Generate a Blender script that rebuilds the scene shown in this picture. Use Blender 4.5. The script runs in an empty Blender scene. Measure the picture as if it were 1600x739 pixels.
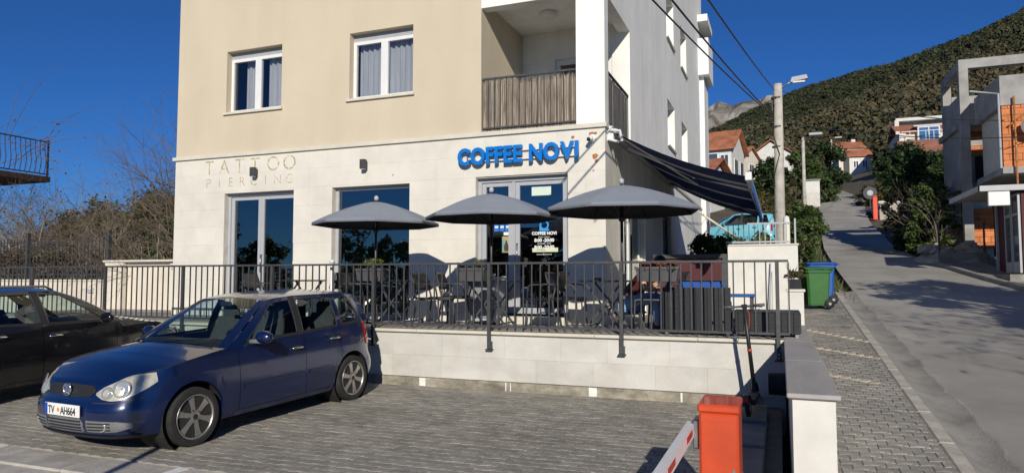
import bpy, bmesh, math, random
import numpy as np
from mathutils import Vector, Matrix
R = math.radians
random.seed(7); RNG = np.random.default_rng(7)
sc = bpy.context.scene
col = sc.collection
# ---------------------------------------------------------------- camera
F = 1080.0; YAW = R(21.2); PITCH = math.atan((435 - 369.5) / F); CAMZ = 1.65
cd = bpy.data.cameras.new('camera'); cam = bpy.data.objects.new('camera', cd); col.objects.link(cam)
cd.sensor_fit = 'HORIZONTAL'; cd.sensor_width = 36; cd.lens = 36 * F / 1600
cd.clip_start = .05; cd.clip_end = 6000
cam.location = (0, 0, CAMZ); cam.rotation_euler = (R(90) + PITCH, 0, YAW)
sc.camera = cam
# ---------------------------------------------------------------- sky, sun, exposure
SUN = Vector((.37, -1, .445)).normalized()
w = bpy.data.worlds.new('World'); sc.world = w; w.use_nodes = True
nt = w.node_tree; bg = nt.nodes['Background']
sky = nt.nodes.new('ShaderNodeTexSky'); sky.sky_type = 'NISHITA'; sky.sun_disc = False
sky.sun_elevation = math.asin(SUN.z); sky.sun_rotation = math.atan2(SUN.x, SUN.y)
sky.altitude = 1500; sky.air_density = 1.0; sky.dust_density = 0.0; sky.ozone_density = 7.0
tint = nt.nodes.new('ShaderNodeMix'); tint.data_type = 'RGBA'; tint.blend_type = 'MULTIPLY'; tint.inputs['Factor'].default_value = 1; tint.inputs['B'].default_value = (.34,.64,.95,1)   # clear dry winter air
nt.links.new(sky.outputs[0], tint.inputs['A']); nt.links.new(tint.outputs['Result'], bg.inputs[0]); bg.inputs[1].default_value = .08
sl = bpy.data.lights.new('sun', 'SUN'); so = bpy.data.objects.new('sun', sl); col.objects.link(so)
sl.energy = 4.35; sl.angle = R(.5); sl.color = (1, .935, .815)
so.rotation_euler = (-SUN).to_track_quat('-Z', 'Y').to_euler(); so.location = (20, -60, 40)
vs = sc.view_settings; vs.view_transform = 'Standard'; vs.look = 'None'; vs.exposure = 0.0; vs.gamma = 1; vs.use_curve_mapping = False

# ---------------------------------------------------------------- materials
MATS = {}
def mat(name, c, rough=.7, metal=0., var=.08, scale=6., bump=0., bscale=80., coat=0., spec=.5, orand=0., island=None, c2=None, lo=.35, hi=.65, detail=5., stretch=None, dirt=None):
    """principled surface whose colour wanders with noise; orand shifts brightness from piece to piece"""
    if name in MATS: return MATS[name]
    m = bpy.data.materials.new(name); m.use_nodes = True; t = m.node_tree; N = t.nodes; L = t.links
    b = N['Principled BSDF']
    b.inputs['Roughness'].default_value = rough; b.inputs['Metallic'].default_value = metal
    b.inputs['Coat Weight'].default_value = coat; b.inputs['Coat Roughness'].default_value = .04
    b.inputs['Specular IOR Level'].default_value = spec
    tc = N.new('ShaderNodeTexCoord'); src = tc.outputs['Object']
    if stretch:
        mp = N.new('ShaderNodeMapping'); mp.inputs['Scale'].default_value = stretch; L.new(src, mp.inputs[0]); src = mp.outputs[0]
    nz = N.new('ShaderNodeTexNoise'); nz.inputs['Scale'].default_value = scale; nz.inputs['Detail'].default_value = detail; nz.inputs['Roughness'].default_value = .65
    L.new(src, nz.inputs['Vector'])
    cr = N.new('ShaderNodeValToRGB'); L.new(nz.outputs['Fac'], cr.inputs[0])
    a, d = (tuple(x * (1 - var) for x in c), tuple(min(1, x * (1 + var)) for x in c)) if c2 is None else (c, c2)
    cr.color_ramp.elements[0].position = lo; cr.color_ramp.elements[1].position = hi
    cr.color_ramp.elements[0].color = (*a, 1); cr.color_ramp.elements[1].color = (*d, 1)
    out = cr.outputs[0]
    if island:
        g = N.new('ShaderNodeNewGeometry'); r2 = N.new('ShaderNodeValToRGB'); L.new(g.outputs['Random Per Island'], r2.inputs[0])
        e = r2.color_ramp.elements
        while len(e) < len(island): e.new(.5)
        for i, cc in enumerate(island): e[i].position = i / (len(island) - 1); e[i].color = (*cc, 1)
        mx = N.new('ShaderNodeMix'); mx.data_type = 'RGBA'; mx.blend_type = 'MULTIPLY'; mx.inputs['Factor'].default_value = 1
        L.new(out, mx.inputs['A']); L.new(r2.outputs[0], mx.inputs['B']); out = mx.outputs['Result']
    if orand:
        oi = N.new('ShaderNodeObjectInfo'); mr = N.new('ShaderNodeMapRange')
        mr.inputs['To Min'].default_value = 1 - orand; mr.inputs['To Max'].default_value = 1 + orand; L.new(oi.outputs['Random'], mr.inputs['Value'])
        hs = N.new('ShaderNodeHueSaturation'); L.new(mr.outputs[0], hs.inputs['Value']); L.new(out, hs.inputs['Color']); out = hs.outputs[0]
    if dirt:                                                     # grime with its own wandering shape, laid out over the place
        gp_ = N.new('ShaderNodeNewGeometry'); mp2 = N.new('ShaderNodeMapping'); mp2.inputs['Scale'].default_value = dirt[2] if len(dirt) > 2 else (1,1,1); L.new(gp_.outputs['Position'], mp2.inputs[0])
        dn = N.new('ShaderNodeTexNoise'); dn.inputs['Scale'].default_value = dirt[0]; dn.inputs['Detail'].default_value = 8; dn.inputs['Roughness'].default_value = .62; L.new(mp2.outputs[0], dn.inputs['Vector'])
        dm = N.new('ShaderNodeMapRange'); dm.inputs['From Min'].default_value = .36; dm.inputs['From Max'].default_value = .62; dm.inputs['To Min'].default_value = 1-dirt[1]; dm.inputs['To Max'].default_value = 1.03; L.new(dn.outputs['Fac'], dm.inputs['Value'])
        dx_ = N.new('ShaderNodeMix'); dx_.data_type = 'RGBA'; dx_.blend_type = 'MULTIPLY'; dx_.inputs['Factor'].default_value = 1; L.new(out, dx_.inputs['A']); L.new(dm.outputs[0], dx_.inputs['B']); out = dx_.outputs['Result']
    L.new(out, b.inputs['Base Color'])
    if bump:
        n2 = N.new('ShaderNodeTexNoise'); n2.inputs['Scale'].default_value = bscale; n2.inputs['Detail'].default_value = 4; L.new(src, n2.inputs['Vector'])
        bp = N.new('ShaderNodeBump'); bp.inputs['Strength'].default_value = bump; bp.inputs['Distance'].default_value = .02
        L.new(n2.outputs['Fac'], bp.inputs['Height']); L.new(bp.outputs[0], b.inputs['Normal'])
    MATS[name] = m; return m
def glass(name, tint, refl=.1, rough=.0, ior=1.5):
    m = bpy.data.materials.new(name); m.use_nodes = True; t = m.node_tree; N = t.nodes; L = t.links
    N.remove(N['Principled BSDF']); o = N['Material Output']
    tr = N.new('ShaderNodeBsdfTransparent'); tr.inputs[0].default_value = (*tint, 1)
    gl = N.new('ShaderNodeBsdfGlossy'); gl.inputs['Roughness'].default_value = rough
    lw = N.new('ShaderNodeLayerWeight'); lw.inputs[0].default_value = .5; fr = N.new('ShaderNodeMath'); fr.operation = 'POWER'; fr.inputs[1].default_value = 5; L.new(lw.outputs['Facing'], fr.inputs[0])
    ad = N.new('ShaderNodeMath'); ad.operation = 'ADD'; ad.inputs[1].default_value = refl+.04; ad.use_clamp = True; L.new(fr.outputs[0], ad.inputs[0])
    nz = N.new('ShaderNodeTexNoise'); nz.inputs['Scale'].default_value = 1.3
    tc = N.new('ShaderNodeTexCoord'); L.new(tc.outputs['Object'], nz.inputs['Vector'])
    bp = N.new('ShaderNodeBump'); bp.inputs['Strength'].default_value = .04; bp.inputs['Distance'].default_value = .05
    L.new(nz.outputs['Fac'], bp.inputs['Height']); L.new(bp.outputs[0], gl.inputs['Normal'])
    mx = N.new('ShaderNodeMixShader'); L.new(ad.outputs[0], mx.inputs[0]); L.new(tr.outputs[0], mx.inputs[1]); L.new(gl.outputs[0], mx.inputs[2])
    L.new(mx.outputs[0], o.inputs[0]); MATS[name] = m; return m
def leafmat(name, cols, rough=.5):
    """leaf tissue: each leaf takes a colour of its own; light passes through"""
    m = bpy.data.materials.new(name); m.use_nodes = True; t = m.node_tree; N = t.nodes; L = t.links
    b = N['Principled BSDF']; b.inputs['Roughness'].default_value = rough; b.inputs['Specular IOR Level'].default_value = .3
    g = N.new('ShaderNodeNewGeometry'); r2 = N.new('ShaderNodeValToRGB'); L.new(g.outputs['Random Per Island'], r2.inputs[0])
    e = r2.color_ramp.elements
    while len(e) < len(cols): e.new(.5)
    for i, cc in enumerate(cols): e[i].position = i / (len(cols) - 1); e[i].color = (*cc, 1)
    L.new(r2.outputs[0], b.inputs['Base Color'])
    tl = N.new('ShaderNodeBsdfTranslucent'); L.new(r2.outputs[0], tl.inputs[0])
    mx = N.new('ShaderNodeMixShader'); mx.inputs[0].default_value = .28
    L.new(b.outputs[0], mx.inputs[1]); L.new(tl.outputs[0], mx.inputs[2]); L.new(mx.outputs[0], N['Material Output'].inputs[0])
    MATS[name] = m; return m
def cloth(name, c, thin=.4):
    m = mat(name, c, .9, var=.12, scale=5); N = m.node_tree.nodes; L = m.node_tree.links
    tl = N.new('ShaderNodeBsdfTranslucent'); tl.inputs[0].default_value = (*[min(1,v*1.6) for v in c],1); mx = N.new('ShaderNodeMixShader'); mx.inputs[0].default_value = thin
    L.new(N['Principled BSDF'].outputs[0], mx.inputs[1]); L.new(tl.outputs[0], mx.inputs[2]); L.new(mx.outputs[0], N['Material Output'].inputs[0]); return m
def paint(name, c, metal=.35, rough=.32):
    """car paint with clear coat, fine flake and a thin film of road dust"""
    m = mat(name, c, rough=rough, metal=metal, var=.12, scale=2.2, coat=1., spec=.5)
    N = m.node_tree.nodes; L = m.node_tree.links; b = N['Principled BSDF']
    nz = N.new('ShaderNodeTexNoise'); nz.inputs['Scale'].default_value = 5; nz.inputs['Detail'].default_value = 6
    mr = N.new('ShaderNodeMapRange'); mr.inputs['From Min'].default_value = .4; mr.inputs['From Max'].default_value = .7
    mr.inputs['To Min'].default_value = .02; mr.inputs['To Max'].default_value = .16
    L.new(nz.outputs['Fac'], mr.inputs['Value']); L.new(mr.outputs[0], b.inputs['Coat Roughness'])
    return m

# ---------------------------------------------------------------- mesh tools
class MB:
    def __init__(s): s.v = []; s.f = []
    def add(s, vs, fs):
        n = len(s.v); s.v += [tuple(map(float, p)) for p in vs]; s.f += [tuple(i + n for i in f) for f in fs]; return s
    def box(s, x0, x1, y0, y1, z0, z1):
        return s.add([(x0,y0,z0),(x1,y0,z0),(x1,y1,z0),(x0,y1,z0),(x0,y0,z1),(x1,y0,z1),(x1,y1,z1),(x0,y1,z1)],
                     [(0,3,2,1),(4,5,6,7),(0,1,5,4),(1,2,6,5),(2,3,7,6),(3,0,4,7)])
    def cbox(s, x0, x1, y0, y1, z0, z1, c=.008):
        """box with chamfered edges"""
        c = min(c, (x1-x0)*.45, (y1-y0)*.45, (z1-z0)*.45)
        bm = bmesh.new(); bmesh.ops.create_cube(bm, size=1)
        for v in bm.verts: v.co = ((x0+x1)/2+v.co.x*(x1-x0), (y0+y1)/2+v.co.y*(y1-y0), (z0+z1)/2+v.co.z*(z1-z0))
        bmesh.ops.bevel(bm, geom=bm.edges[:], offset=c, segments=1, affect='EDGES', profile=.5)
        bm.verts.index_update(); s.add([v.co for v in bm.verts], [[v.index for v in f.verts] for f in bm.faces]); bm.free(); return s
    def bar(s, a, b, wx, wy=None, up=(0,0,1)):
        """square bar between two points"""
        wy = wy or wx; a = Vector(a); b = Vector(b); d = (b-a).normalized(); u = Vector(up)
        if abs(d.dot(u)) > .98: u = Vector((1,0,0))
        p = d.cross(u).normalized()*wx/2; q = p.cross(d).normalized()*wy/2
        vs = [a-p-q, a+p-q, a+p+q, a-p+q, b-p-q, b+p-q, b+p+q, b-p+q]
        return s.add(vs, [(0,3,2,1),(4,5,6,7),(0,1,5,4),(1,2,6,5),(2,3,7,6),(3,0,4,7)])
    def tube(s, pts, r, n=8, cap=True):
        pts = [Vector(p) for p in pts]; k = len(pts); rr = r if isinstance(r, (list, tuple)) else [r]*k
        vs = []; prev = None
        for i, p in enumerate(pts):
            d = (pts[min(i+1,k-1)]-pts[max(i-1,0)])
            if d.length < 1e-9: d = Vector((0,0,1))
            d.normalize()
            if prev is None:
                u = Vector((0,0,1)) if abs(d.z) < .9 else Vector((1,0,0)); prev = d.cross(u).normalized()
            prev = (prev - d*prev.dot(d))
            if prev.length < 1e-6: prev = d.orthogonal()
            prev.normalize(); q = d.cross(prev)
            for j in range(n):
                t = 2*math.pi*j/n; vs.append(p + prev*math.cos(t)*rr[i] + q*math.sin(t)*rr[i])
        fs = [(i*n+j, i*n+(j+1)%n, (i+1)*n+(j+1)%n, (i+1)*n+j) for i in range(k-1) for j in range(n)]
        if cap: fs += [tuple(range(n-1,-1,-1)), tuple(range((k-1)*n, k*n))]
        return s.add(vs, fs)
    def lathe(s, prof, c=(0,0,0), n=24, axis='z', caps=True):
        vs = []
        for (r, h) in prof:
            for j in range(n):
                t = 2*math.pi*j/n; a, b = r*math.cos(t), r*math.sin(t)
                p = {'z': (a,b,h), 'y': (a,h,b), 'x': (h,a,b)}[axis]
                vs.append((c[0]+p[0], c[1]+p[1], c[2]+p[2]))
        k = len(prof)
        fs = [(i*n+j, i*n+(j+1)%n, (i+1)*n+(j+1)%n, (i+1)*n+j) for i in range(k-1) for j in range(n)]
        if caps: fs += [tuple(range(n-1,-1,-1)), tuple(range((k-1)*n, k*n))]
        return s.add(vs, fs)
    def grid(s, P):
        """P: rows of points"""
        a = len(P); b = len(P[0])
        return s.add([p for r in P for p in r], [(i*b+j, i*b+j+1, (i+1)*b+j+1, (i+1)*b+j) for i in range(a-1) for j in range(b-1)])
    def prism(s, poly, axis, h0, h1):
        """closed 2d outline pushed along an axis"""
        n = len(poly); f = {'z': lambda p,h: (p[0],p[1],h), 'y': lambda p,h: (p[0],h,p[1]), 'x': lambda p,h: (h,p[0],p[1])}[axis]
        return s.add([f(p,h0) for p in poly]+[f(p,h1) for p in poly],
                     [tuple(range(n-1,-1,-1)), tuple(range(n,2*n))]+[(i,(i+1)%n,(i+1)%n+n,i+n) for i in range(n)])
    def blob(s, c, r, n=1, jit=.15):
        bm = bmesh.new(); bmesh.ops.create_icosphere(bm, subdivisions=n, radius=1); rx = r if isinstance(r,(tuple,list)) else (r,r,r)
        for v in bm.verts:
            k = 1+random.uniform(-jit,jit); v.co = (c[0]+v.co.x*rx[0]*k, c[1]+v.co.y*rx[1]*k, c[2]+v.co.z*rx[2]*k)
        bm.verts.index_update(); s.add([v.co for v in bm.verts], [[v.index for v in f.verts] for f in bm.faces]); bm.free(); return s
    def build(s, name, m, parent=None, smooth=False, angle=None, fix=True):
        me = bpy.data.meshes.new(name); o0 = wl(parent) if parent else Vector((0,0,0))
        me.from_pydata([(p[0]-o0.x, p[1]-o0.y, p[2]-o0.z) for p in s.v], [], s.f); me.update()
        if fix:
            bm = bmesh.new(); bm.from_mesh(me); bmesh.ops.recalc_face_normals(bm, faces=bm.faces[:]); bm.to_mesh(me); bm.free()
        if smooth or angle: me.shade_smooth()
        if angle: me.set_sharp_from_angle(angle=R(angle))
        me.materials.append(MATS[m] if isinstance(m, str) else m)
        o = bpy.data.objects.new(name, me); col.objects.link(o)
        if parent: o.parent = parent
        return o
def wl(o):
    v = Vector((0,0,0))
    while o: v += o.location; o = o.parent
    return v
def tag(o, label=None, cat=None, group=None, kind=None):
    if label: o['label'] = label
    if cat: o['category'] = cat
    if group: o['group'] = group
    if kind: o['kind'] = kind
    return o
def thing(name, label, cat, loc=(0,0,0), rz=0, group=None):
    o = bpy.data.objects.new(name, None); col.objects.link(o); o.empty_display_size = .2
    o.location = loc; o.rotation_euler = (0,0,rz); return tag(o, label, cat, group)
def copy_tree(o, parent=None, only=None):
    c = o.copy(); col.objects.link(c); c.parent = parent
    for ch in list(o.children): copy_tree(ch, c)
    return c
def put(o, loc, rz=0, label=None):
    o.location = loc; o.rotation_euler = (0,0,rz)
    if label: o['label'] = label
    return o
def text_mesh(body, size, depth, name, m, parent, M, offset=0., align='LEFT', space=1.):
    """flat or raised lettering; M places it (text lies in local xy)"""
    cu = bpy.data.curves.new('lettering', 'FONT'); cu.body = body; cu.size = size; cu.extrude = depth; cu.offset = offset
    cu.align_x = align; cu.space_character = space; cu.resolution_u = 4
    t = bpy.data.objects.new('lettering', cu); col.objects.link(t); bpy.context.view_layer.update()
    dg = bpy.context.evaluated_depsgraph_get(); me = bpy.data.meshes.new_from_object(t.evaluated_get(dg))
    bpy.data.objects.remove(t); me.name = name; o0 = wl(parent) if parent else Vector((0,0,0))
    me.transform(Matrix.Translation(-o0) @ M); me.materials.clear(); me.materials.append(MATS[m] if isinstance(m, str) else m)
    o = bpy.data.objects.new(name, me); col.objects.link(o); o.parent = parent; return o
def interp(x, xs, ys): return float(np.interp(x, xs, ys))
def np_mesh(name, V, Fq, m, parent=None, smooth=False):
    """mesh from numpy arrays; Fq is (n,3) or (n,4)"""
    me = bpy.data.meshes.new(name); k = Fq.shape[1]
    me.vertices.add(len(V)); me.vertices.foreach_set('co', np.asarray(V, np.float32).ravel())
    me.loops.add(Fq.size); me.loops.foreach_set('vertex_index', Fq.astype(np.int32).ravel())
    me.polygons.add(len(Fq)); me.polygons.foreach_set('loop_start', np.arange(0, Fq.size, k, dtype=np.int32))
    me.polygons.foreach_set('loop_total', np.full(len(Fq), k, np.int32))
    me.update(calc_edges=True); me.validate()
    if smooth: me.shade_smooth()
    me.materials.append(MATS[m] if isinstance(m, str) else m); o = bpy.data.objects.new(name, me); col.objects.link(o); o.parent = parent; return o
def leaf_arrays(centers, rad, n, size, flat=.9, shell=.5, aspect=.55, seed=0):
    """n leaves scattered through each clump; every leaf is a folded pair of triangles"""
    g = np.random.default_rng(seed); C = np.repeat(np.asarray(centers, float), n, 0); Rr = np.repeat(np.asarray(rad, float).reshape(-1,1), n, 0)
    k = len(C); d = g.normal(size=(k,3)); d /= np.linalg.norm(d, axis=1, keepdims=True)
    rr = Rr*(shell+(1-shell)*g.random((k,1)))*g.uniform(.75,1.15,(k,1)); P = C+d*rr*np.array([1,1,flat])
    a = g.normal(size=(k,3)); a[:,2] *= .6; a /= np.linalg.norm(a, axis=1, keepdims=True)
    nrm = d+g.normal(size=(k,3))*.7+np.array([0,0,.35]); b = np.cross(nrm, a); b /= np.linalg.norm(b, axis=1, keepdims=True)
    s = size*g.uniform(.55,1.35,(k,1)); a = a*s; b = b*s*aspect
    V = np.stack([P-a, P+b, P+a, P-b], 1).reshape(-1,3); Fq = np.arange(4*k).reshape(-1,4); return V, Fq
# ---------------------------------------------------------------- surface library
mat('plaster', (.575,.498,.368), .9, var=.03, scale=.9, bump=.2, bscale=160, dirt=(.9,.045,(1.2,1.2,.25)))
mat('plaster_white', (.85,.84,.79), .9, var=.05, scale=1.3, bump=.2, bscale=150, dirt=(1.1,.10,(1.2,1.2,.2)))
mat('stone_slab', (.68,.645,.565), .55, dirt=(1.3,.06), var=.045, scale=2.5, bump=.08, bscale=40, orand=.025)
mat('stone_pale', (.545,.515,.46), .6, c2=(.60,.59,.55), scale=2.6, bump=.15, bscale=30, orand=.07, dirt=(1.6,.12,(1,1,1.6)))
mat('stone_trim', (.62,.58,.49), .6, var=.07, scale=5, bump=.1)
mat('mortar', (.60,.565,.49), .95, var=.1)
mat('cream_wall', (.66,.60,.50), .9, var=.06, scale=1.8, bump=.08, bscale=120)
mat('white_wall', (.66,.645,.595), .85, var=.08, scale=2.2, bump=.05, bscale=120)
mat('concrete', (.25,.24,.215), .9, var=.22, scale=2.6, bump=.35, bscale=70)
mat('concrete_light', (.45,.42,.37), .9, var=.2, scale=4, bump=.35, bscale=60)
mat('concrete_raw', (.31,.30,.285), .9, var=.22, scale=1.2, bump=.4, bscale=40)
mat('coping_grey', (.40,.375,.35), .7, var=.12, scale=3, bump=.2, bscale=50, stretch=(1,.25,1))
mat('asphalt', (.325,.308,.275), .92, var=.16, scale=.55, bump=.18, bscale=130, detail=9, dirt=(.35,.16,(1.6,.5,1)))
mat('paver', (.315,.295,.258), .9, var=.2, scale=9, bump=.5, bscale=120, orand=.15, dirt=(.8,.24))
mat('paver_field', (.315,.295,.258), .9, var=.16, scale=9, bump=.5, bscale=120, island=((.82,.82,.81),(1.,.99,.97),(1.16,1.15,1.12)), dirt=(.8,.24))
mat('paver_beige', (.45,.40,.31), .9, var=.15, scale=9, bump=.4, orand=.12)
mat('sand', (.19,.175,.148), .95, var=.2, scale=14)
mat('soil', (.085,.068,.045), .95, var=.35, scale=.8, bump=.6, bscale=6)
mat('tile_floor', (.30,.285,.265), .7, var=.12, scale=3)
mat('white_paint', (.78,.77,.73), .7, var=.12, scale=12)
mat('iron', (.062,.062,.066), .55, metal=.2, var=.2, scale=14)
mat('iron_brown', (.045,.028,.022), .7, var=.3, scale=14)
mat('black_plastic', (.018,.018,.02), .42, var=.2, scale=10)
mat('black_rubber', (.016,.016,.016), .75, var=.25, scale=18, bump=.15)
mat('steel', (.45,.45,.46), .35, metal=1., var=.1, scale=20)
mat('frame_white', (.72,.72,.71), .4, var=.03)
mat('frame_grey', (.40,.41,.43), .38, var=.04)
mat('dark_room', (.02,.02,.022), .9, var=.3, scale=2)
mat('curtain', (.56,.55,.55), .9, var=.12, scale=3, stretch=(14,14,.4))
mat('blind_green', (.035,.055,.035), .6, var=.1, scale=30, stretch=(.2,1,3))
mat('reed', (.27,.232,.195), .95, var=.55, scale=45, bump=.3, island=((.45,.45,.46),(.95,.93,.9),(1.5,1.42,1.32)), stretch=(1,1,.05))
mat('umbrella_cloth', (.235,.262,.305), .85, var=.06, scale=3, bump=.06, bscale=300)
mat('pole_dark', (.05,.05,.055), .4, metal=.5, var=.15)
mat('sign_blue', (.0,.165,.56), .35, var=.04, scale=4)
mat('sign_side', (.004,.05,.2), .4, var=.1)
cloth('awning_navy', (.016,.042,.12))
cloth('awning_grey', (.30,.30,.31))
mat('valance_blue', (.02,.12,.42), .7, var=.08, scale=5)
mat('rattan', (.022,.022,.024), .5, var=.3, scale=40)
mat('barrier_orange', (.60,.068,.016), .45, var=.10, scale=2.2, bump=.05, coat=.2, dirt=(4,.14,(1,1,.6)))
mat('barrier_red', (.5,.03,.02), .5, var=.15)
mat('bin_green', (.035,.13,.03), .45, var=.12, scale=5)
mat('bin_blue', (.01,.085,.36), .45, var=.12, scale=5)
mat('terracotta', (.36,.115,.055), .85, var=.3, scale=3, bump=.3, bscale=20)
mat('roof_tile', (.36,.13,.065), .85, var=.28, scale=1.4, bump=.5, bscale=9)
mat('brick_orange', (.55,.19,.07), .85, var=.16, scale=4, bump=.3, orand=.14)
mat('brick_red', (.26,.115,.075), .9, var=.25, scale=1.1, bump=.3)
mat('maroon', (.07,.010,.012), .7, var=.15)
mat('rust', (.36,.15,.045), .9, var=.4, scale=9)
mat('wood_dark', (.05,.03,.02), .7, var=.3, scale=8)
mat('bark', (.13,.105,.08), .95, var=.35, scale=9, bump=.5, bscale=30)
mat('twig', (.155,.115,.085), .95, var=.3, scale=6)
mat('twig_pale', (.24,.20,.155), .95, var=.25, scale=6)
mat('rock', (.40,.37,.32), .95, var=.3, scale=3, bump=.6, bscale=12)
mat('flower_orange', (.42,.07,.025), .7, var=.25, scale=20)
mat('red_box', (.72,.06,.02), .5, var=.1)
mat('skin', (.52,.30,.21), .55, var=.06, scale=14)
mat('jeans', (.20,.33,.52), .9, var=.15, scale=20)
mat('hair', (.02,.014,.01), .5, var=.3, scale=60)
leafmat('leaf_dark', [(.018,.036,.013),(.030,.055,.018),(.046,.078,.024),(.066,.10,.032)])
leafmat('leaf_mid', [(.04,.068,.018),(.062,.102,.026),(.088,.132,.036),(.125,.15,.048)])
leafmat('leaf_olive', [(.05,.052,.02),(.08,.078,.03),(.11,.10,.035),(.15,.12,.04)])
leafmat('leaf_dry', [(.09,.06,.03),(.13,.09,.045),(.17,.12,.05),(.12,.11,.04)])
leafmat('leaf_yellow', [(.20,.20,.02),(.30,.29,.03),(.12,.16,.03)])
leafmat('leaf_grass', [(.05,.08,.02),(.10,.13,.03),(.14,.13,.05)])
glass('shop_glass', (.42,.47,.47), .17)
glass('house_glass', (.86,.88,.90), .05)
glass('dark_glass', (.30,.33,.34), .07)
glass('car_glass', (.74,.84,.82), .03)
glass('lens_glass', (.95,.95,.95), .02)

# ---------------------------------------------------------------- terrain and road heights
KY = [-60,6.26,17,20,24,28,33,45,58,90,120]; KZ = [-5.67,.165,1.11,1.40,1.86,2.36,3.0,5.0,7.3,12.5,17.5]
def rz(y): return interp(y, KY, KZ)
LX = lambda y: interp(y, [27,33,45,58,90,125,160], [1.75,1.8,2.2,2.85,6.6,12,20])
RX = lambda y: interp(y, [12,19,22,26,33,45,58,90,125,160], [7.4,5.6,5.2,4.8,4.55,4.9,6.0,9.8,15.2,24])
def sm(x, a, b):
    t = min(1, max(0, (x-a)/(b-a))); return t*t*(3-2*t)
def ter(x, y):
    b = rz(min(y,120)) - .22
    if y > 120: b += .277*(min(y,405)-120) - max(0, y-405)*.5
    b += .31*x*sm(y, 60, 400) if x < 6 else .31*6*sm(y,60,400) + .31*(x-6)*sm(y, 22, 90)
    b += (.7-b)*sm(-x/(abs(y)+1), .42, .66) if y > 5 else 0
    if x < .4:                                   # cut back behind the terrace and the shop house
        b += (-.75-b)*(1-sm(y, 15.2, 22))*sm(-x, -.4, .2)
    if y > 60: b += (math.sin(x*.05+1)*math.cos(y*.033)*3+math.sin(x*.11)*math.sin(y*.08)*1.4)*sm(y, 90, 200)
    return b
xs = sorted(set([-160,-120,-90,-70,-55,-45]+list(range(-40,-4,4))+[x*.7-4 for x in range(0,24)]+list(range(13,40,3))+list(range(40,260,10))+[300,360]))
ys = sorted(set([-60,-40,-20,-8]+[y*1.0 for y in range(-4,40)]+list(range(40,130,5))+list(range(130,440,10))+[440,480,600]))
m = MB(); m.grid([[(x,y,ter(x,y)) for x in xs] for y in ys])
tag(m.build('ground', 'soil', smooth=True, fix=False), kind='structure')
# road sheet
yy = [-40,-20,-8]+[y*.75-6 for y in range(0,60)]+list(range(40,124,3))
def strip(f0, f1, dz0, dz1, ylist, nx=2):
    return [[(f0(y)+(f1(y)-f0(y))*i/nx, y, (rz(y) if y < 120 else 17.5+.277*(y-120))+dz0+(dz1-dz0)*i/nx) for i in range(nx+1)] for y in ylist]
road = MB().grid(strip(LX, RX, -.075, -.06, yy, 6)).build('road', 'asphalt', smooth=True, fix=False); tag(road, kind='structure')
# gutter: shallow concrete dish beside the kerb, ragged asphalt edge
gy = [y*.125-3 for y in range(0,184)]
gp = []
for i, y in enumerate(gy):
    e = 1.76+.015*math.sin(y*1.7)+.012*math.sin(y*5.3)+random.uniform(-.022,.022)
    gp.append([(1.372,y,rz(y)+.0), (1.45,y,rz(y)-.05), (1.58,y,rz(y)-.085), (e-.03,y,rz(y)-.066+random.uniform(0,.008)), (e,y,rz(y)-.056+random.uniform(0,.012)), (e+.01,y,rz(y)-.09)])
gut = MB().grid(gp).build('gutter', 'concrete', smooth=True, fix=False); tag(gut, kind='structure'); gut.data.materials[0] = mat('gutter_concrete',(.27,.258,.228),.9,var=.22,scale=1.6,bump=.4,bscale=40)
# kerb stones along the pavement
kroot = MB().grid([[(1.24,y,rz(y)-.05),(1.38,y,rz(y)-.05)] for y in gy]).build('kerb', 'sand'); tag(kroot, kind='structure')
y = -2.0
while y < 18.5:
    l = .99; s = MB().cbox(1.245,1.372,0,l,-.14,.012,.012); o = s.build('kerb_stone', mat('kerb_cream',(.44,.405,.345),.9,var=.2,scale=5,bump=.3,bscale=60), kroot)
    o.location = (random.uniform(-.003,.003), y, rz(y)); o.rotation_euler = (math.atan2(rz(y+1)-rz(y),1),0,0); y += 1.0
# right-hand kerb of the road with a narrow pavement
rk = MB().grid([[(RX(y)-.0,y,rz(y)-.06),(RX(y)+.0,y,rz(y)+.05),(RX(y)+.14,y,rz(y)+.055),(RX(y)+.15,y,rz(y)-.02),(RX(y)+1.3,y,rz(y)+.0)] for y in [7+.5*i for i in range(40)]])
tag(rk.build('roadside_kerb', 'concrete', fix=False), kind='structure')

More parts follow.
